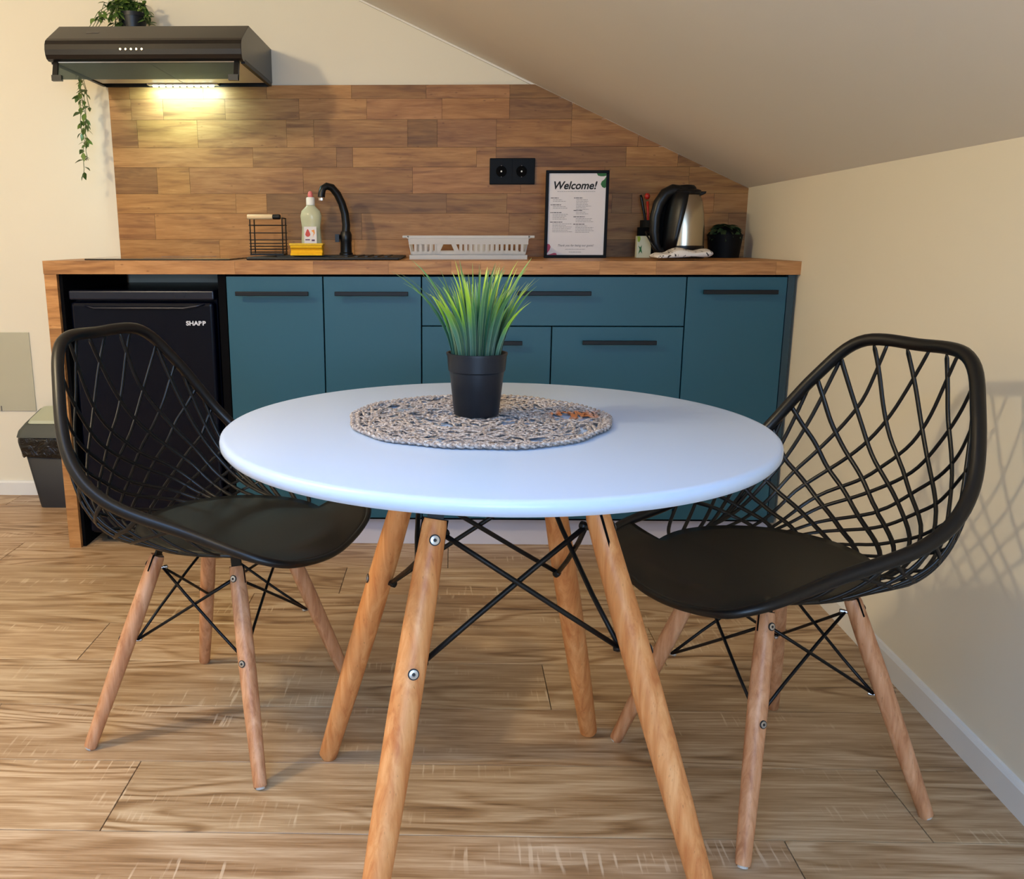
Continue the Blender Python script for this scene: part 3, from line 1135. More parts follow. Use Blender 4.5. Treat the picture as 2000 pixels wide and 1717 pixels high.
X1, Z1 = fx1 - w - .0002, fz1 - w - .0002
blob([(X1 - .033, Z1), (X1 - .028, Z1 - .008), (X1 - .018, Z1 - .010), (X1 - .008, Z1 - .010), (X1, Z1 - .008), (X1, Z1)], M['green_print'], 'green_shape', sheet)
blob([(X1, Z1 - .010), (X1 - .006, Z1 - .020), (X1 - .015, Z1 - .027), (X1 - .018, Z1 - .036), (X1 - .013, Z1 - .045), (X1 - .005, Z1 - .049), (X1, Z1 - .046)], M['green_print'], 'green_shape', sheet)
X0, Z0 = fx0 + w + .0002, fz0 + w + .0002
blob([(X0, Z0 + .038), (X0 + .008, Z0 + .036), (X0 + .012, Z0 + .028), (X0 + .009, Z0 + .018), (X0 + .003, Z0 + .009), (X0, Z0 + .006)], M['pink_print'], 'pink_shape', sheet)
blob([(X0, Z0), (X0 + .034, Z0), (X0 + .032, Z0 + .006), (X0 + .024, Z0 + .007), (X0 + .012, Z0 + .003)], M['pink_print'], 'pink_shape', sheet)

# kettle
kx, ky = .797, .38
kt = thing('kettle', 'brushed steel and black electric kettle near the right end of the worktop', 'kettle', (kx, ky, ZT))
zb = ZT
MB().lathe([(.0, zb), (.070, zb), (.074, zb + .004), (.074, zb + .014), (.068, zb + .018), (0, zb + .018)], (kx, ky, 0), 36).build('power_base', M['black_plastic'], kt, smooth='auto')
MB().lathe([(.0, zb + .019), (.067, zb + .019), (.070, zb + .024), (.0695, zb + .042), (0, zb + .042)], (kx, ky, 0), 36).build('lower_band', M['black_plastic'], kt, smooth='auto')
prof = [(.0685, zb + .043), (.0685, zb + .07), (.067, zb + .11), (.0635, zb + .15), (.056, zb + .19), (.046, zb + .212), (.0, zb + .213)]
MB().lathe([(0, zb + .043)] + prof, (kx, ky, 0), 48).build('steel_body', M['steel'], kt, smooth='auto')
# lid
MB().lathe([(.0, zb + .2135), (.050, zb + .2135), (.052, zb + .220), (.048, zb + .226), (.034, zb + .230), (.032, zb + .236), (.024, zb + .243), (0, zb + .245)], (kx, ky, 0), 32).build('lid', M['black_plastic'], kt, smooth='auto')
b = MB(); b.prism([(ky - .022, 0), (ky + .022, 0), (ky, .026)], 0, 1, 'x')
b = MB()
b.prism([(kx + .030, zb + .222), (kx + .030, zb + .200), (kx + .062, zb + .214), (kx + .066, zb + .222)], ky - .016, ky + .016, 'y')
b.build('spout', M['black_plastic'], kt, bevel=.003)
# handle: broad D-shaped black handle on the left
hp = [(kx - .020, zb + .222), (kx - .048, zb + .226), (kx - .072, zb + .213), (kx - .092, zb + .182), (kx - .102, zb + .138), (kx - .102, zb + .09), (kx - .096, zb + .05), (kx - .086, zb + .026), (kx - .062, zb + .024)]
b = MB(); b.tube([(p[0], ky - .012, p[1]) for p in hp], [.019, .020, .021, .021, .020, .019, .018, .017, .015], 12, up=(0, 1, 0), flat=.9)
b.build('handle', M['black_plastic'], kt, smooth='auto')
b = MB()
rows = []
for z, r in ((.022, .0715), (.07, .0705), (.11, .069), (.15, .0655), (.19, .058), (.213, .05), (.222, .04)):
    rows.append([(kx + r * math.cos(a), ky + r * math.sin(a), zb + z) for a in [math.pi + R(50 + z * 175) * (i / 10 * 2 - 1) for i in range(11)]])
b.grid(rows)
b.build('handle_shield', M['black_plastic'], kt, smooth=True, solid=-.004)
b = MB(); b.prism([(p[0] - .0, p[1]) for p in hp] + [(kx - .03, zb + .03), (kx - .03, zb + .2)], ky - .004, ky + .006, 'y')
b.build('handle_web', M['black_matte'], kt)
b = MB(); b.tube([(kx - .066, ky - .02, ZT + .010), (kx - .095, ky - .045, ZT + .022), (kx - .115, ky - .035, ZT + .05), (kx - .128, ky - .01, ZT + .078), (kx - .126, ky + .02, ZT + .088), (kx - .11, ky + .03, ZT + .088)], .003, 8)
b.build('power_cable', M['black_plastic'], kt, smooth=True)

# printed cloth
cl = MB()
rows = []
random.seed(9)
for lay in range(3):
    pass
pts = []
z0 = ZT + .001
fold = [(.632 + (x - .66) * .98, z) for x, z in [(.660, .004), (.68, .012), (.70, .008), (.72, .015), (.745, .019), (.77, .015), (.80, .012), (.825, .017), (.842, .015), (.848, .010), (.84, .005), (.82, .0045), (.79, .006), (.76, .005), (.73, .0045), (.70, .003), (.67, .002)]]
rows = []
for j in range(9):
    y = .045 + .018 * j
    w_ = math.sin(math.pi * (j + .5) / 9) * .3 + .7
    rows.append([(.725 + (x - .725) * (.93 + .07 * w_) + .004 * math.sin(j * 1.7 + i), y + .004 * math.sin(i * 1.3), z0 + z * 2.1 * w_ + .0012 * math.sin(i * 2.1 + j * 1.1) + .0012) for i, (x, z) in enumerate(fold)])
cl.grid(rows, closed=True)
n_ = len(fold)
cl.f += [tuple(range(n_)), tuple(reversed(range(8 * n_, 9 * n_)))]
co = cl.build('dishcloth', M['cloth'], smooth=True)
m = co.modifiers.new('sub', 'SUBSURF'); m.levels = 1; m.render_levels = 1
tag(co, 'folded white cloth with black print in front of the kettle', 'cloth')

# cream box with green leaves
tb = thing('tea_box', 'small cream box printed with green leaves, left of the kettle', 'box', (.68, .47, ZT))
tbm = MB().box(.655, .705, .457, .487, ZT, ZT + .075).build('carton', M['tea'], tb, bevel=.001)
blob([(0.655, ZT + .074), (0.665, ZT + .074), (0.667, ZT + .064), (0.663, ZT + .054), (0.657, ZT + .056)], M['lime'], 'leaf_print', tbm, y=.4568)
blob([(0.661, ZT + .012), (0.665, ZT + .03), (0.660, ZT + .042), (0.667, ZT + .036), (0.672, ZT + .044), (0.671, ZT + .03), (0.675, ZT + .014), (0.668, ZT + .022)], M['green_print'], 'leaf_print', tbm, y=.4568)
MB().box(.658, .702, .460, .484, ZT + .0752, ZT + .105).build('dark_lid', M['black_matte'], tb, bevel=.002)
# utensil pot with spoons
up = thing('utensil_holder', 'dark utensil holder with black and red handles half hidden behind the kettle', 'utensil holder', (.70, .53, ZT))
MB().lathe([(0, ZT), (.032, ZT), (.034, ZT + .13), (.031, ZT + .13), (.029, ZT + .01), (0, ZT + .01)], (.712, .535, 0), 24).build('holder', M['pot_dark'], up, smooth='auto')
b = MB(); b.tube([(.712, .535, ZT + .02), (.696, .535, ZT + .13), (.679, .535, ZT + .205), (.675, .535, ZT + .218)], [.004, .004, .0055, .004], 8)
b.build('black_handle', M['black_plastic'], up, smooth=True)
b = MB(); b.tube([(.712, .53, ZT + .02), (.704, .53, ZT + .15), (.700, .53, ZT + .195)], [.003, .004, .005], 8)
b.lathe([(0, -.011), (.007, -.009), (.0105, 0), (.007, .009), (0, .011)], (.698, .53, ZT + .213), 14)
b.build('red_handle', M['red'], up, smooth=True, label='red knob-ended handle')

# dark little plant
dpn = thing('small_plant', 'small dark potted plant in the corner, right of the kettle', 'plant', (.975, .48, ZT))
MB().lathe([(0, ZT), (.052, ZT), (.060, ZT + .07), (.062, ZT + .08), (.056, ZT + .08), (.054, ZT + .07), (0, ZT + .07)], (.968, .48, 0), 28).build('pot', M['pot_dark'], dpn, smooth='auto')
DL = leaf_mesh('dark_leaf', .034, .017, M['leaf_dark'], .5)
random.seed(14)
for i in range(90):
    th = random.uniform(0, 2 * math.pi); ph = random.uniform(0, 1.25)
    r = .042
    p = (.968 + r * math.sin(ph) * math.cos(th), .48 + r * math.sin(ph) * math.sin(th), ZT + .072 + .035 * math.cos(ph))
    o = inst(DL, 'leaf', dpn, p, (random.uniform(-.5, .5), ph - .7, th + random.uniform(-.5, .5)))
MB().lathe([(0, ZT + .07), (.048, ZT + .071), (.042, ZT + .09), (.025, ZT + .103), (0, ZT + .108)], (.968, .48, 0), 20).build('moss_core', M['pot_dark'], dpn, smooth=True)

# ---------------------------------------------------------------- wall hatch, bin
hp_ = thing('wall_hatch', 'plain pale grey square hatch on the wall above the bin', 'hatch', (-1.78, YB - .002, .49))
MB().box(-1.95, -1.611, YB - .006, YB - .0005, .338, .643).build('hatch_plate', M['hatch'], hp_, bevel=.001)
MB().box(-1.748, -1.744, YB - .0075, YB - .006, .338, .358).build('latch_slot', M['ink_grey'], hp_)

bn = thing('waste_bin', 'dark grey waste bin with pale green lid and black liner beside the end panel', 'bin', (-1.46, .5, 0))


def frustum(x0, x1, y0, y1, z0, X0, X1, Y0, Y1, z1, seg=4, rad=.02):
    def ring(a, b_, c, d, z):
        out = []
        for (cx, cy, s) in ((b_ - rad, d - rad, 0), (a + rad, d - rad, 1), (a + rad, c + rad, 2), (b_ - rad, c + rad, 3)):
            for i in range(seg + 1):
                t = math.pi / 2 * (s + i / seg)
                out.append((cx + rad * math.cos(t), cy + rad * math.sin(t), z))
        return out
    return [ring(x0, x1, y0, y1, z0), ring(X0, X1, Y0, Y1, z1)]


b = MB(); r2 = frustum(-1.552, -1.345, .425, .575, 0, -1.590, -1.305, .400, .588, .27)
b.grid(r2, closed=True); n_ = len(r2[0]); b.f += [tuple(reversed(range(n_)))]
b.build('bin_body', M['bin_dark'], bn, smooth='auto', solid=.003)
# liner hanging over the rim
random.seed(2)
rows = []
for k, z in enumerate((.276, .262, .245, .225, .208, .200)):
    t = (z / .27)
    base = frustum(-1.552, -1.345, .425, .575, 0, -1.590, -1.305, .400, .588, .27)
    ring = []
    for i in range(n_):
        p = Vector(base[0][i]).lerp(Vector(base[1][i]), t)
        c = Vector((-1.448, .495, z))
        d = (p - c).normalized()
        out = .006 + (.007 * abs(math.sin(i * 2.3 + k)) if 0 < k < 5 else 0) + (.004 if k == 5 else .004)
        q = p + d * out
        q.z = z + (random.uniform(-.008, .006) if k > 3 else 0)
        q.y = min(q.y, YB - .0165)
        ring.append(tuple(q))
    rows.append(ring)
b = MB(); b.grid(rows, closed=True)
ob = b.build('liner', M['bag'], bn, smooth=True, label='crumpled black plastic liner')
m = ob.modifiers.new('sub', 'SUBSURF'); m.levels = 2; m.render_levels = 2
# lid: sloped towards the front
b = MB()
r3 = frustum(-1.602, -1.292, .388, .589, .278, -1.596, -1.298, .394, .589, .308)
low, mid_ = r3
slope = lambda p, z: (p[0], p[1], z + (p[1] - .39) * .22)
top_ = [slope((-1.448 + (p[0] + 1.448) * .86, .49 + (p[1] - .49) * .84, 0), .318) for p in mid_]
b.grid([low, [slope(p, .296) for p in mid_], top_], closed=True)
b.f += [tuple(reversed(range(n_))), tuple(range(2 * n_, 3 * n_))]
b.build('lid_rim', M['bin_rim'], bn, smooth='auto')
b = MB()
t1 = [slope((-1.448 + (p[0] + 1.448) * .80, .492 + (p[1] - .49) * .76, 0), .3185) for p in mid_]
t2 = [slope((-1.448 + (p[0] + 1.448) * .76, .492 + (p[1] - .49) * .70, 0), .328) for p in mid_]
b.grid([t1, t2], closed=True); b.f += [tuple(reversed(range(n_))), tuple(range(n_, 2 * n_))]
b.build('lid_flap', M['bin_lid'], bn, smooth='auto', label='pale green swing flap')

# ---------------------------------------------------------------- table
TC = Vector((.068, -1.474, 0))
TR, TZ = .4045, .7234
tb_ = thing('dining_table', 'round white dining table on four splayed beech legs with black rods', 'table', (TC.x, TC.y, 0))
tt = MB()
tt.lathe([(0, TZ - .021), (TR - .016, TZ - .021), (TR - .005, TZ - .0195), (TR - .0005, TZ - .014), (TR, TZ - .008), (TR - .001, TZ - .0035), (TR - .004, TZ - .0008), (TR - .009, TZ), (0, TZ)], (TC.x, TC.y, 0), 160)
tt.build('tabletop', M['table_daylit'], tb_, smooth='auto')
LC = Vector((.075, -1.432))
e1, e2 = Vector((.983, .186)), Vector((-.186, .983))
feet, tops = {}, {}
for a in (-1, 1):
    for c in (-1, 1):
        f = LC + .268 * (a * e1 + c * e2)
        if (a, c) == (-1, -1): f = Vector((-.120, -1.746))
        if (a, c) == (1, -1): f = Vector((.394, -1.646))
        t = LC + .12 * (a * e1 + c * e2)
        feet[a, c] = Vector((f.x, f.y, 0)); tops[a, c] = Vector((t.x, t.y, .605 if c < 0 else .61))


def leg(name, foot, top, rs, mat, parent, strap_to, capmat, center2, sr=.0065, flat=True, frs=((.045, 1), (.32, 2))):
    ax = (top - foot)
    L = ax.length
    ax.normalize()
    b = MB()
    n = len(rs)
    pts = [foot.lerp(top, t) + Vector((0, 0, .004 if t == 0 else 0)) for t, r in rs]
    b.tube(pts, [r for t, r in rs], 24)
    o = b.build(name, mat, parent, smooth='auto')
    o['_'] = 0
    del o['_']
    MB().tube([foot + Vector((0, 0, 0.0)), foot + ax * .0045], rs[0][1] * .82, 16).build('foot_pad', capmat, o)
    # outward direction seen from the middle
    out = Vector((foot.x - center2.x, foot.y - center2.y, 0)).normalized()
    side = ax.cross(out).normalized()
    nrm = side.cross(ax).normalized()
    if nrm.dot(out) < 0: nrm = -nrm
    return o, ax, L, nrm, side


tl = {}
rs = [(0, .0150), (.012, .0175), (.3, .0213), (.55, .0226), (.75, .0218), (.9, .0196), (.985, .0182), (1.0, .0165)]
c3 = Vector((LC.x, LC.y, 0))
E1, E2 = Vector((e1.x, e1.y, 0)), Vector((e2.x, e2.y, 0))
TDIR = {(-1, -1): -E2, (1, -1): E1, (1, 1): E2, (-1, 1): -E1}
for k, fpos in feet.items():
    tpos = tops[k]
    o, ax, L, nrm, side = leg('leg', fpos, tpos, rs, M['beech'], tb_, None, M['rubber'], c3)
    # screws on the outer face turned 45 degrees to face along the frame
    for frac in (.955, .66):
        rr = .0188 if frac > .9 else .0224
        # the screw heads face round the frame, each leg turned by a quarter
        dirn = TDIR[k]
        d = (dirn - ax * dirn.dot(ax)).normalized()
        p = fpos + (tpos - fpos) * frac
        MB().lathe([(.0082, 0), (.0082, .0012)], p + d * (rr - .0006), 18, ax=d).build('screw_recess', M['screw_dark'], o)
        MB().lathe([(.0066, 0), (.0064, .0016), (.003, .002), (.0028, .0012), (0, .0012)], p + d * (rr - .0002), 18, ax=d).build('screw', M['screw'], o)
        MB().lathe([(.0027, 0), (.0027, .0005)], p + d * (rr + .0011), 6, ax=d).build('hex_socket', M['screw_dark'], o)
    # black metal tongue from the top of the leg up to the table
    q = tpos + ax * .02
    hd_ = Vector((-TDIR[k].y, TDIR[k].x, 0))
    up_ = Vector((tpos.x, tpos.y, 0))
    b = MB()
    tip = tpos + ax * ((TZ - .0225 - tpos.z) / ax.z)
    mid_p = (tpos - ax * .004).lerp(tip, .5)
    b.obox(mid_p, (hd_ - ax * hd_.dot(ax)).normalized(), ax.cross(hd_).normalized(), ax, .0115, .0025, ((tip - tpos).length + .004) / 2)
    b.build('tongue', M['black_metal'], tb_)
    u_ = (hd_ - ax * hd_.dot(ax)).normalized()
    b = MB(); b.obox(tpos - ax * .030, u_, ax.cross(u_).normalized(), ax, .0191, .0018, .031)
    b.build('slot', M['black_matte'], o)
    inner = tip - Vector((k[0] * e1.x + k[1] * e2.x, k[0] * e1.y + k[1] * e2.y, 0)) * .03
    MB().obox((inner.x, inner.y, TZ - .0232), (e1.x, e1.y, 0), (e2.x, e2.y, 0), (0, 0, 1), .03, .03, .0020).build('mounting_plate', M['black_metal'], tb_)
    tl[k] = (fpos, tpos, ax)


def rods(tl, parent, hi, lo_, r, inset, mat, nut_mat, nut=.006):
    ks = [(-1, -1), (1, -1), (1, 1), (-1, 1)]
    cen = sum((tl[k][0] for k in ks), Vector()) / 4

    def node(k, fr):
        f, t, ax = tl[k]
        p = f + (t - f) * fr
        d = Vector((cen.x - p.x, cen.y - p.y, 0)).normalized()
        return p + d * inset
    for i in range(4):
        a, c = ks[i], ks[(i + 1) % 4]
        for (u, v) in ((hi, lo_), (lo_, hi)):
            p, q = node(a, u), node(c, v)
            # bow one rod outward a little so the pair does not intersect
            m_ = (p + q) / 2
            d = Vector((m_.x - cen.x, m_.y - cen.y, 0)).normalized() * (r * 1.1 * (1 if u == hi else -1))
            b = MB(); b.tube([p, p.lerp(q, .3) + d, m_ + d, p.lerp(q, .7) + d, q], r, 8)
            b.build('brace_rod', mat, parent, smooth=True)
    for k in ks:
        for fr in (hi, lo_):
            p = node(k, fr)
            f, t, ax = tl[k]
            d = Vector((cen.x - p.x, cen.y - p.y, 0)).normalized()
            b = MB(); b.lathe([(nut * .8, -inset * .75), (nut, 0), (nut * 1.25, .002), (nut * 1.25, .008), (nut * .7, .010)], p, 10, ax=d)
            b.build('bolt', nut_mat, parent)


rods(tl, tb_, .955, .66, .0042, .026, M['black_metal'], M['black_metal'], .0055)

# ---------------------------------------------------------------- placemat
MC = Vector((.044, -1.452, TZ))
pm = thing('placemat', 'round grey-brown woven fibre placemat with a rust stain under the plant', 'placemat', (MC.x, MC.y, TZ))
random.seed(33)
b = MB()
rm = .192


def ribbon(b, pts, wd, th):
    b.tube(pts, wd, 4, flat=th / wd, up=(0, 0, 1))


# twisted strands laid as overlapping arcs
cnt = 0
for i in range(470):
    r = rm * math.sqrt(random.random()) * .97
    a = random.uniform(0, 2 * math.pi)
    c = Vector((r * math.cos(a), r * math.sin(a)))
    if random.random() < .55:
        dirn = a + math.pi / 2 + random.uniform(-.6, .6)
    else:
        dirn = random.uniform(0, 2 * math.pi)
    L = random.uniform(.035, .085)
    curv = random.uniform(-14, 14)
    pts = []
    z0 = random.uniform(.0032, .0062)
    ph = random.uniform(0, 6)
    ok = True
    n = 9
    for j in range(n):
        s = (j / (n - 1) - .5) * L
        th_ = dirn + curv * s * .5
        x = c.x + s * math.cos(th_); y = c.y + s * math.sin(th_)
        if math.hypot(x, y) > rm * 1.0:
            k_ = rm * 1.0 / math.hypot(x, y); x *= k_; y *= k_
        pts.append((MC.x + x, MC.y + y, TZ + z0 + .0016 * math.sin(j * 1.5 + ph) * 1.0))
    ribbon(b, pts, random.uniform(.0019, .0036), .0013)
fib = b.build('woven_strands', M['matfib'], pm, smooth='auto', kind='stuff')
# braided edge: three intertwined cords
for s_ in range(3):
    b = MB()
    n = 300
    pts = []
    for j in range(n):
        a = 2 * math.pi * j / n
        ph = a * 34 + s_ * 2 * math.pi / 3
        rr = rm + .0052 * math.sin(ph) + .0028 * math.sin(a * 5 + 1) + .0018 * math.sin(a * 13)
        pts.append((MC.x + rr * math.cos(a), MC.y + rr * math.sin(a), TZ + .0050 + .0018 * math.sin(2 * ph)))
    b.tube(pts, .0031, 5, closed=True, flat=.7, up=(0, 0, 1))
    b.build('edge_cord', M['matfib'], pm, smooth=True)

# ---------------------------------------------------------------- grass plant
GC = Vector((.040, -1.437, TZ + .008))
gp = thing('potted_grass', 'artificial green grass in a black plastic pot on the round table', 'plant', (GC.x, GC.y, GC.z))
z = GC.z
MB().lathe([(0, z), (.0335, z), (.0345, z + .002), (.0415, z + .066), (.0435, z + .068), (.0455, z + .092), (.0465, z + .092), (.0465, z + .095), (.0435, z + .095), (.042, z + .088), (0, z + .088)], (GC.x, GC.y, 0), 48).build('pot', M['pot'], gp, smooth='auto')
MB().lathe([(0, z + .0895), (.030, z + .0893), (.0415, z + .0885)], (GC.x, GC.y, 0), 20).build('soil', M['soil'], gp)
random.seed(17)


def blade(base, az, lean, L, wd, curl, twist):
    pts = []
    n = 9
    p = Vector(base)
    ang = lean * .25
    for j in range(n):
        t = j / (n - 1)
        pts.append(p.copy())
        ang = lean * (.25 + .75 * t) + curl * t * t
        st = L / (n - 1)
        p = p + Vector((math.cos(az) * math.sin(ang), math.sin(az) * math.sin(ang), math.cos(ang))) * st
    b = MB()
    b.uv = []
    side = Vector((-math.sin(az + twist), math.cos(az + twist), 0))
    nr = Vector((math.cos(az + twist), math.sin(az + twist), 0))
    for j, q in enumerate(pts):
        t = j / (n - 1)
        w_ = wd * (1.0 if t < .1 else 1) * (0.75 + .7 * t if t < .4 else 1.03 * (1 - ((t - .4) / .6) ** 1.6)) / 2 + .0002
        b.v += [tuple(q - side * w_ + nr * w_ * .35), tuple(q), tuple(q + side * w_ + nr * w_ * .35)]
        b.uv += [(0, t), (.5, t), (1, t)]
    for j in range(n - 1):
        a = j * 3
        b.f += [(a, a + 1, a + 4, a + 3), (a + 1, a + 2, a + 5, a + 4)]
    return b


nb = 150
for i in range(nb):
    u = (i + .5) / nb
    r = .036 * math.sqrt(u)
    az = i * 2.39996 + random.uniform(-.3, .3)
    base = (GC.x + r * math.cos(az), GC.y + r * math.sin(az), z + .0885)
    lean = .06 + .66 * u + random.uniform(-.14, .2)
    L = random.uniform(.085, .140) if u > .3 else random.uniform(.095, .146)
    if i % 7 == 0 and u > .5: lean += .3; L = .165
    bb = blade(base, az, lean, L, random.uniform(.0042, .0078), random.uniform(0, .5), random.uniform(-.9, .9))
    bb.build('leaf', M['grass'], gp, smooth=True)

# ---------------------------------------------------------------- chairs
RIM = [[0.0, -0.271, 0.809], [0.116, -0.253, 0.803], [0.181, -0.212, 0.728], [0.238, -0.152, 0.614], [0.249, -0.069, 0.541], [0.217, 0.072, 0.489], [0.204, 0.209, 0.453], [0.144, 0.258, 0.431], [0.0, 0.265, 0.410]]


def catmull_rim(P, n=10):
    P = [Vector(p) for p in P]
    Q = P + [Vector((-p.x, p.y, p.z)) for p in P[-2:0:-1]]
    m = len(Q)
    out = []
    for i in range(m):
        a, b_, c, e = Q[i - 1], Q[i], Q[(i + 1) % m], Q[(i + 2) % m]
        for k in range(n):
            t = k / n
            out.append(.5 * ((2 * b_) + (c - a) * t + (2 * a - 5 * b_ + 4 * c - e) * t * t + (3 * b_ - a - 3 * c + e) * t ** 3))
    return out


rimc = catmull_rim(RIM)
NR = len(rimc)
half = rimc[:NR // 2 + 1]
arc = [0.0]
for i in range(1, len(half)): arc.append(arc[-1] + (half[i] - half[i - 1]).length)
LT = arc[-1]


def rim_at(s):
    sg = 1 if s >= 0 else -1
    s = min(abs(s), LT - 1e-6)
    for i in range(1, len(arc)):
        if arc[i] >= s:
            t = (s - arc[i - 1]) / (arc[i] - arc[i - 1])
            p = half[i - 1].lerp(half[i], t)
            return Vector((p.x * sg, p.y, p.z))


PC = Vector((0, .035, 0))


def plate_z(x, y):
    # dished seat, dipping towards the front lip
    d = math.hypot(x / .19, (y - .035) / .2)
    return .428 + .010 * d * d - (max(0, y - .10)) * .06


def plate_at(s):
    r = rim_at(s)
    a = math.atan2(r.x, -(r.y - PC.y))
    x = .186 * math.sin(a)
    y = PC.y - .192 * math.cos(a)
    y = min(y, r.y - .01) if r.y > .1 else y
    if abs(x) > abs(r.x) - .006: x = math.copysign(max(0, abs(r.x) - .006), x)
    return Vector((x, y, plate_z(x, y)))


def shell(s, v):
    """v=0 plate edge, v=1 rim"""
    B, Rm = plate_at(s), rim_at(s)
    h = Rm.z - B.z
    k = min(1.0, max(0.0, h / .12))
    K = B.lerp(Rm, .5)
    K2 = Vector((B.x + (Rm.x - B.x) * 1.0, B.y + (Rm.y - B.y) * .95, B.z + .10 * h))
    K = K.lerp(K2, k * .95)
    return (1 - v) ** 2 * B + 2 * v * (1 - v) * K + v * v * Rm


S_SOLID = None
for s_i in range(200):
    s = LT * s_i / 200
    if rim_at(s).y > .165 and S_SOLID is None and s > .4: S_SOLID = s


def make_chair(label, group):
    ch = thing('dining_chair', label, 'chair', (0, 0, 0), group, local=True)
    # rim tube
    b = MB()
    pts, rad = [], []
    N = 150
    for i in range(N):
        s = LT * (2 * i / N - 1)
        p = rim_at(s)
        pts.append(p)
        t = abs(s) / LT
        r_ = .0117 if t < .6 else .0117 - .0057 * min(1, (t - .6) / .28)
        rad.append(r_)
    b.tube(pts, rad, 12, closed=True)
    b.build('rim', M['black_plastic'], ch, smooth=True)
    # seat: dished plate and the solid front
    b = MB()
    nS, nr = 144, 10
    rows = []
    ss = [LT * (2 * i / nS - 1) for i in range(nS)]
    cen = Vector((0, .035, .428))
    for k in range(1, nr + 1):
        t = k / nr
        row = []
        for s in ss:
            e_ = plate_at(s)
            x = e_.x * t; y = PC.y + (e_.y - PC.y) * t
            z_ = .426 + (e_.z - .426) * t ** 2
            row.append((x, y, z_))
        rows.append(row)
    b.grid(rows, closed=True)
    b.v.append((0, .035, .426)); ci = len(b.v) - 1
    for i in range(nS): b.f.append((ci, (i + 1) % nS, i))
    # solid skirt where the rim meets the seat
    lo_row = (nr - 1) * nS
    prev = [lo_row + i for i in range(nS)]
    for k in range(1, 7):
        v = k / 6
        cur = []
        for i, s in enumerate(ss):
            p = shell(s, v)
            if abs(s) >= S_SOLID:
                b.v.append(tuple(p)); cur.append(len(b.v) - 1)
            else:
                cur.append(None)
        for i in range(nS):
            j = (i + 1) % nS
            if cur[i] is not None and cur[j] is not None and prev[i] is not None and prev[j] is not None:
                b.f.append((prev[i], prev[j], cur[j], cur[i]))
        prev = cur
    b.build('seat', M['seat_plastic'], ch, smooth=True, solid=.005)
    # rounded border where lattice meets the plate
    b = MB()
    pts = [plate_at(s) for s in [S_SOLID * (2 * i / 60 - 1) for i in range(61)]]
    b.tube(pts, .0042, 8)
    b.build('seat_border', M['seat_plastic'], ch, smooth=True)
    # lattice
    b = MB()
    sp_ = .087
    WG = [i / 20 for i in range(21)]
    TAB = [(-.60, [0, 1], [0, .07]), (-.45, [0, 1], [0, .13]), (-.30, [0, .5, 1], [0, .14, .26]), (-.17, [0, .1, .25, .4, 1], [0, .05, .12, .20, .42]),
           (-.062, [0, .08, .2, .3, .38, .42, 1], [0, .015, .035, .075, .135, .195, .45]),
           (.028, [0, .1, .22, .32, .42, .5, .53, 1], [0, .03, .06, .09, .13, .18, .25, .45]),
           (.095, [0, .08, .2, .32, .42, .5, .58, .67, 1], [0, .02, .04, .07, .12, .15, .20, .29, .43]),
           (.165, [0, .18, .32, .42, .48, .57, .65, .75, 1], [0, .045, .085, .115, .155, .205, .255, .335, .47]),
           (.225, [0, .25, .4, .5, .58, .67, .75, .82, 1], [0, .06, .11, .16, .19, .23, .29, .35, .47]),
           (.30, [0, .18, .32, .48, .6, .68, .75, .82, .87, 1], [0, .05, .10, .15, .21, .24, .28, .33, .38, .47]),
           (.355, [0, .33, .53, .67, .78, .87, .95, 1], [0, .06, .14, .20, .26, .30, .37, .40]),
           (.42, [0, .37, .58, .73, .85, .95, 1], [0, .05, .12, .20, .27, .33, .36]),
           (.48, [0, .35, .57, .77, .92, 1], [0, .05, .09, .16, .26, .29]),
           (.55, [0, .33, .55, .73, .87, 1], [0, .04, .09, .14, .20, .25]), (.70, [0, 1], [0, .2])]
    U0 = [q[0] for q in TAB]
    TT = np.array([np.interp(WG, q[1], q[2]) for q in TAB])

    def sweep(u0, w):
        col_ = [np.interp(u0, U0, TT[:, k]) for k in range(len(WG))]
        return float(np.interp(w, WG, col_))

    def wire(s0, dirn, r_):
        pts, ups = [], []
        n = 36
        ws = [j / n for j in range(n + 1)]
        sv = [s0 + dirn * sweep(-s0 * dirn, w) for w in ws]
        for _ in range(3):
            sv = [sv[0]] + [(sv[q - 1] + 2 * sv[q] + sv[q + 1]) / 4 for q in range(1, n)] + [sv[-1]]
        for j in range(n + 1):
            v = 1 - j / n
            s = sv[j]
            if abs(s) > S_SOLID + .03: break
            p = shell(s, max(v, 0.0))
            q1 = shell(s + .01, max(v, .02)); q2 = shell(s, min(1, max(v, 0) + .03)); q0 = shell(s, max(0, max(v, 0)))
            nv = (q1 - q0).cross(q2 - q0)
            if nv.length < 1e-9: nv = Vector((0, 0, 1))
            pts.append(p); ups.append(nv.normalized())
        if len(pts) > 2:
            b.tube(pts, r_, 8, flat=.62, up=ups)
    for u0 in (-.62, -.55, -.47, -.39, -.31, -.235, -.15, -.062, .028, .095, .165, .225, .30, .355, .42, .48, .55, .62):
        if abs(u0) <= S_SOLID + .02:
            wire(-u0, 1, .0038)
            wire(u0, -1, .0046)
    b.build('lattice_shell', M['black_plastic'], ch, smooth=True)
    # under-seat bracket
    MB().box(-.09, .09, -.075, .09, .409, .4125).build('base_plate', M['black_metal'], ch)
    # legs
    cl_ = {}
    rs_ = [(0, .0105), (.012, .0125), (.35, .0155), (.65, .0166), (.88, .0155), (.985, .0145), (1, .0130)]
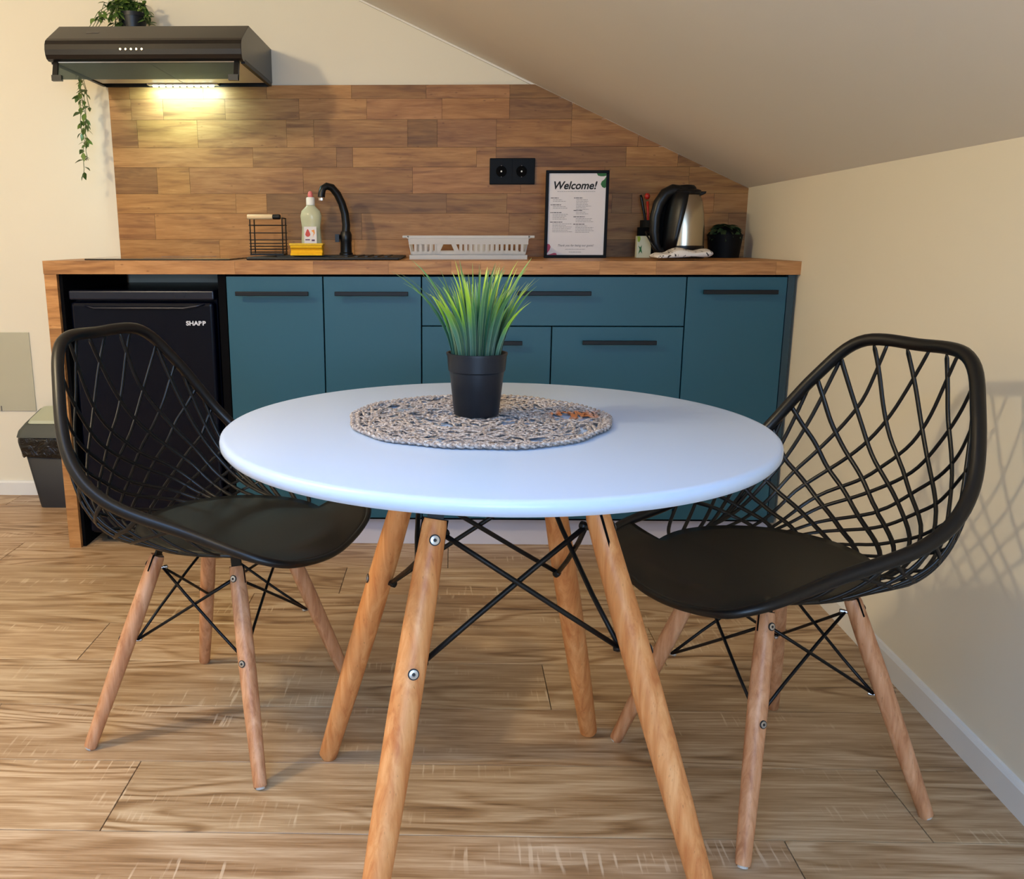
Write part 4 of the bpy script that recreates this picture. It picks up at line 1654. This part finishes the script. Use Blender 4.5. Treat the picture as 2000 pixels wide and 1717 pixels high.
    cen0 = Vector((0, 0, 0))
    for a in (-1, 1):
        for c in (-1, 1):
            f = Vector((a * .2, c * .195 - .007, 0)); t = Vector((a * .09, c * .09, .385))
            o, ax, L, nrm, side = leg('leg', f, t, rs_, M['beech_pale'], ch, None, M['foot_white'], cen0)
            for frac in (.945, .56):
                rr = .0150 if frac > .9 else .0164
                d0 = Vector((a, 0, 0)) if c > 0 else Vector((0, -1, 0))
                d = (d0 - ax * d0.dot(ax)).normalized()
                p = f + (t - f) * frac
                MB().lathe([(.0070, 0), (.0070, .0010)], p + d * (rr - .0005), 16, ax=d).build('screw_recess', M['screw_dark'], o)
                MB().lathe([(.0056, 0), (.0054, .0016), (.0025, .0019), (.0023, .0012), (0, .0012)], p + d * (rr - .0002), 16, ax=d).build('screw', M['screw'], o)
                MB().lathe([(.0022, 0), (.0022, .0005)], p + d * (rr + .0011), 6, ax=d).build('hex_socket', M['screw_dark'], o)
            tip = t + ax * ((.4085 - t.z) / ax.z)
            hdv = Vector((0, 1, 0)) if c > 0 else Vector((1, 0, 0))
            u_ = (hdv - ax * hdv.dot(ax)).normalized()
            b = MB(); b.obox((t - ax * .003).lerp(tip, .5), u_, ax.cross(u_).normalized(), ax, .0105, .0020, ((tip - t).length + .003) / 2)
            b.build('tongue', M['black_metal'], ch)
            # slot in the leg top
            b = MB(); b.obox(t - ax * .016, u_, ax.cross(u_).normalized(), ax, .0152, .0016, .017)
            b.build('slot', M['black_matte'], o)
            cl_[a, c] = (f, t, ax)
    rods(cl_, ch, .93, .555, .0029, .019, M['black_metal'], M['screw'], .0032)
    return ch


chair = make_chair('black lattice-backed chair with beech legs, on the left in front of the fridge', 'lattice chairs at the table')
chair2 = copy_tree(chair)
chair2['label'] = 'black lattice-backed chair with beech legs, on the right beside the wall'
for o, (x, y, a) in ((chair, (-.462, -1.074, -18.8)), (chair2, (.584, -1.266, 200.4))):
    o.location = (x, y, 0)
    o.rotation_euler = (0, 0, R(a) - math.pi / 2)
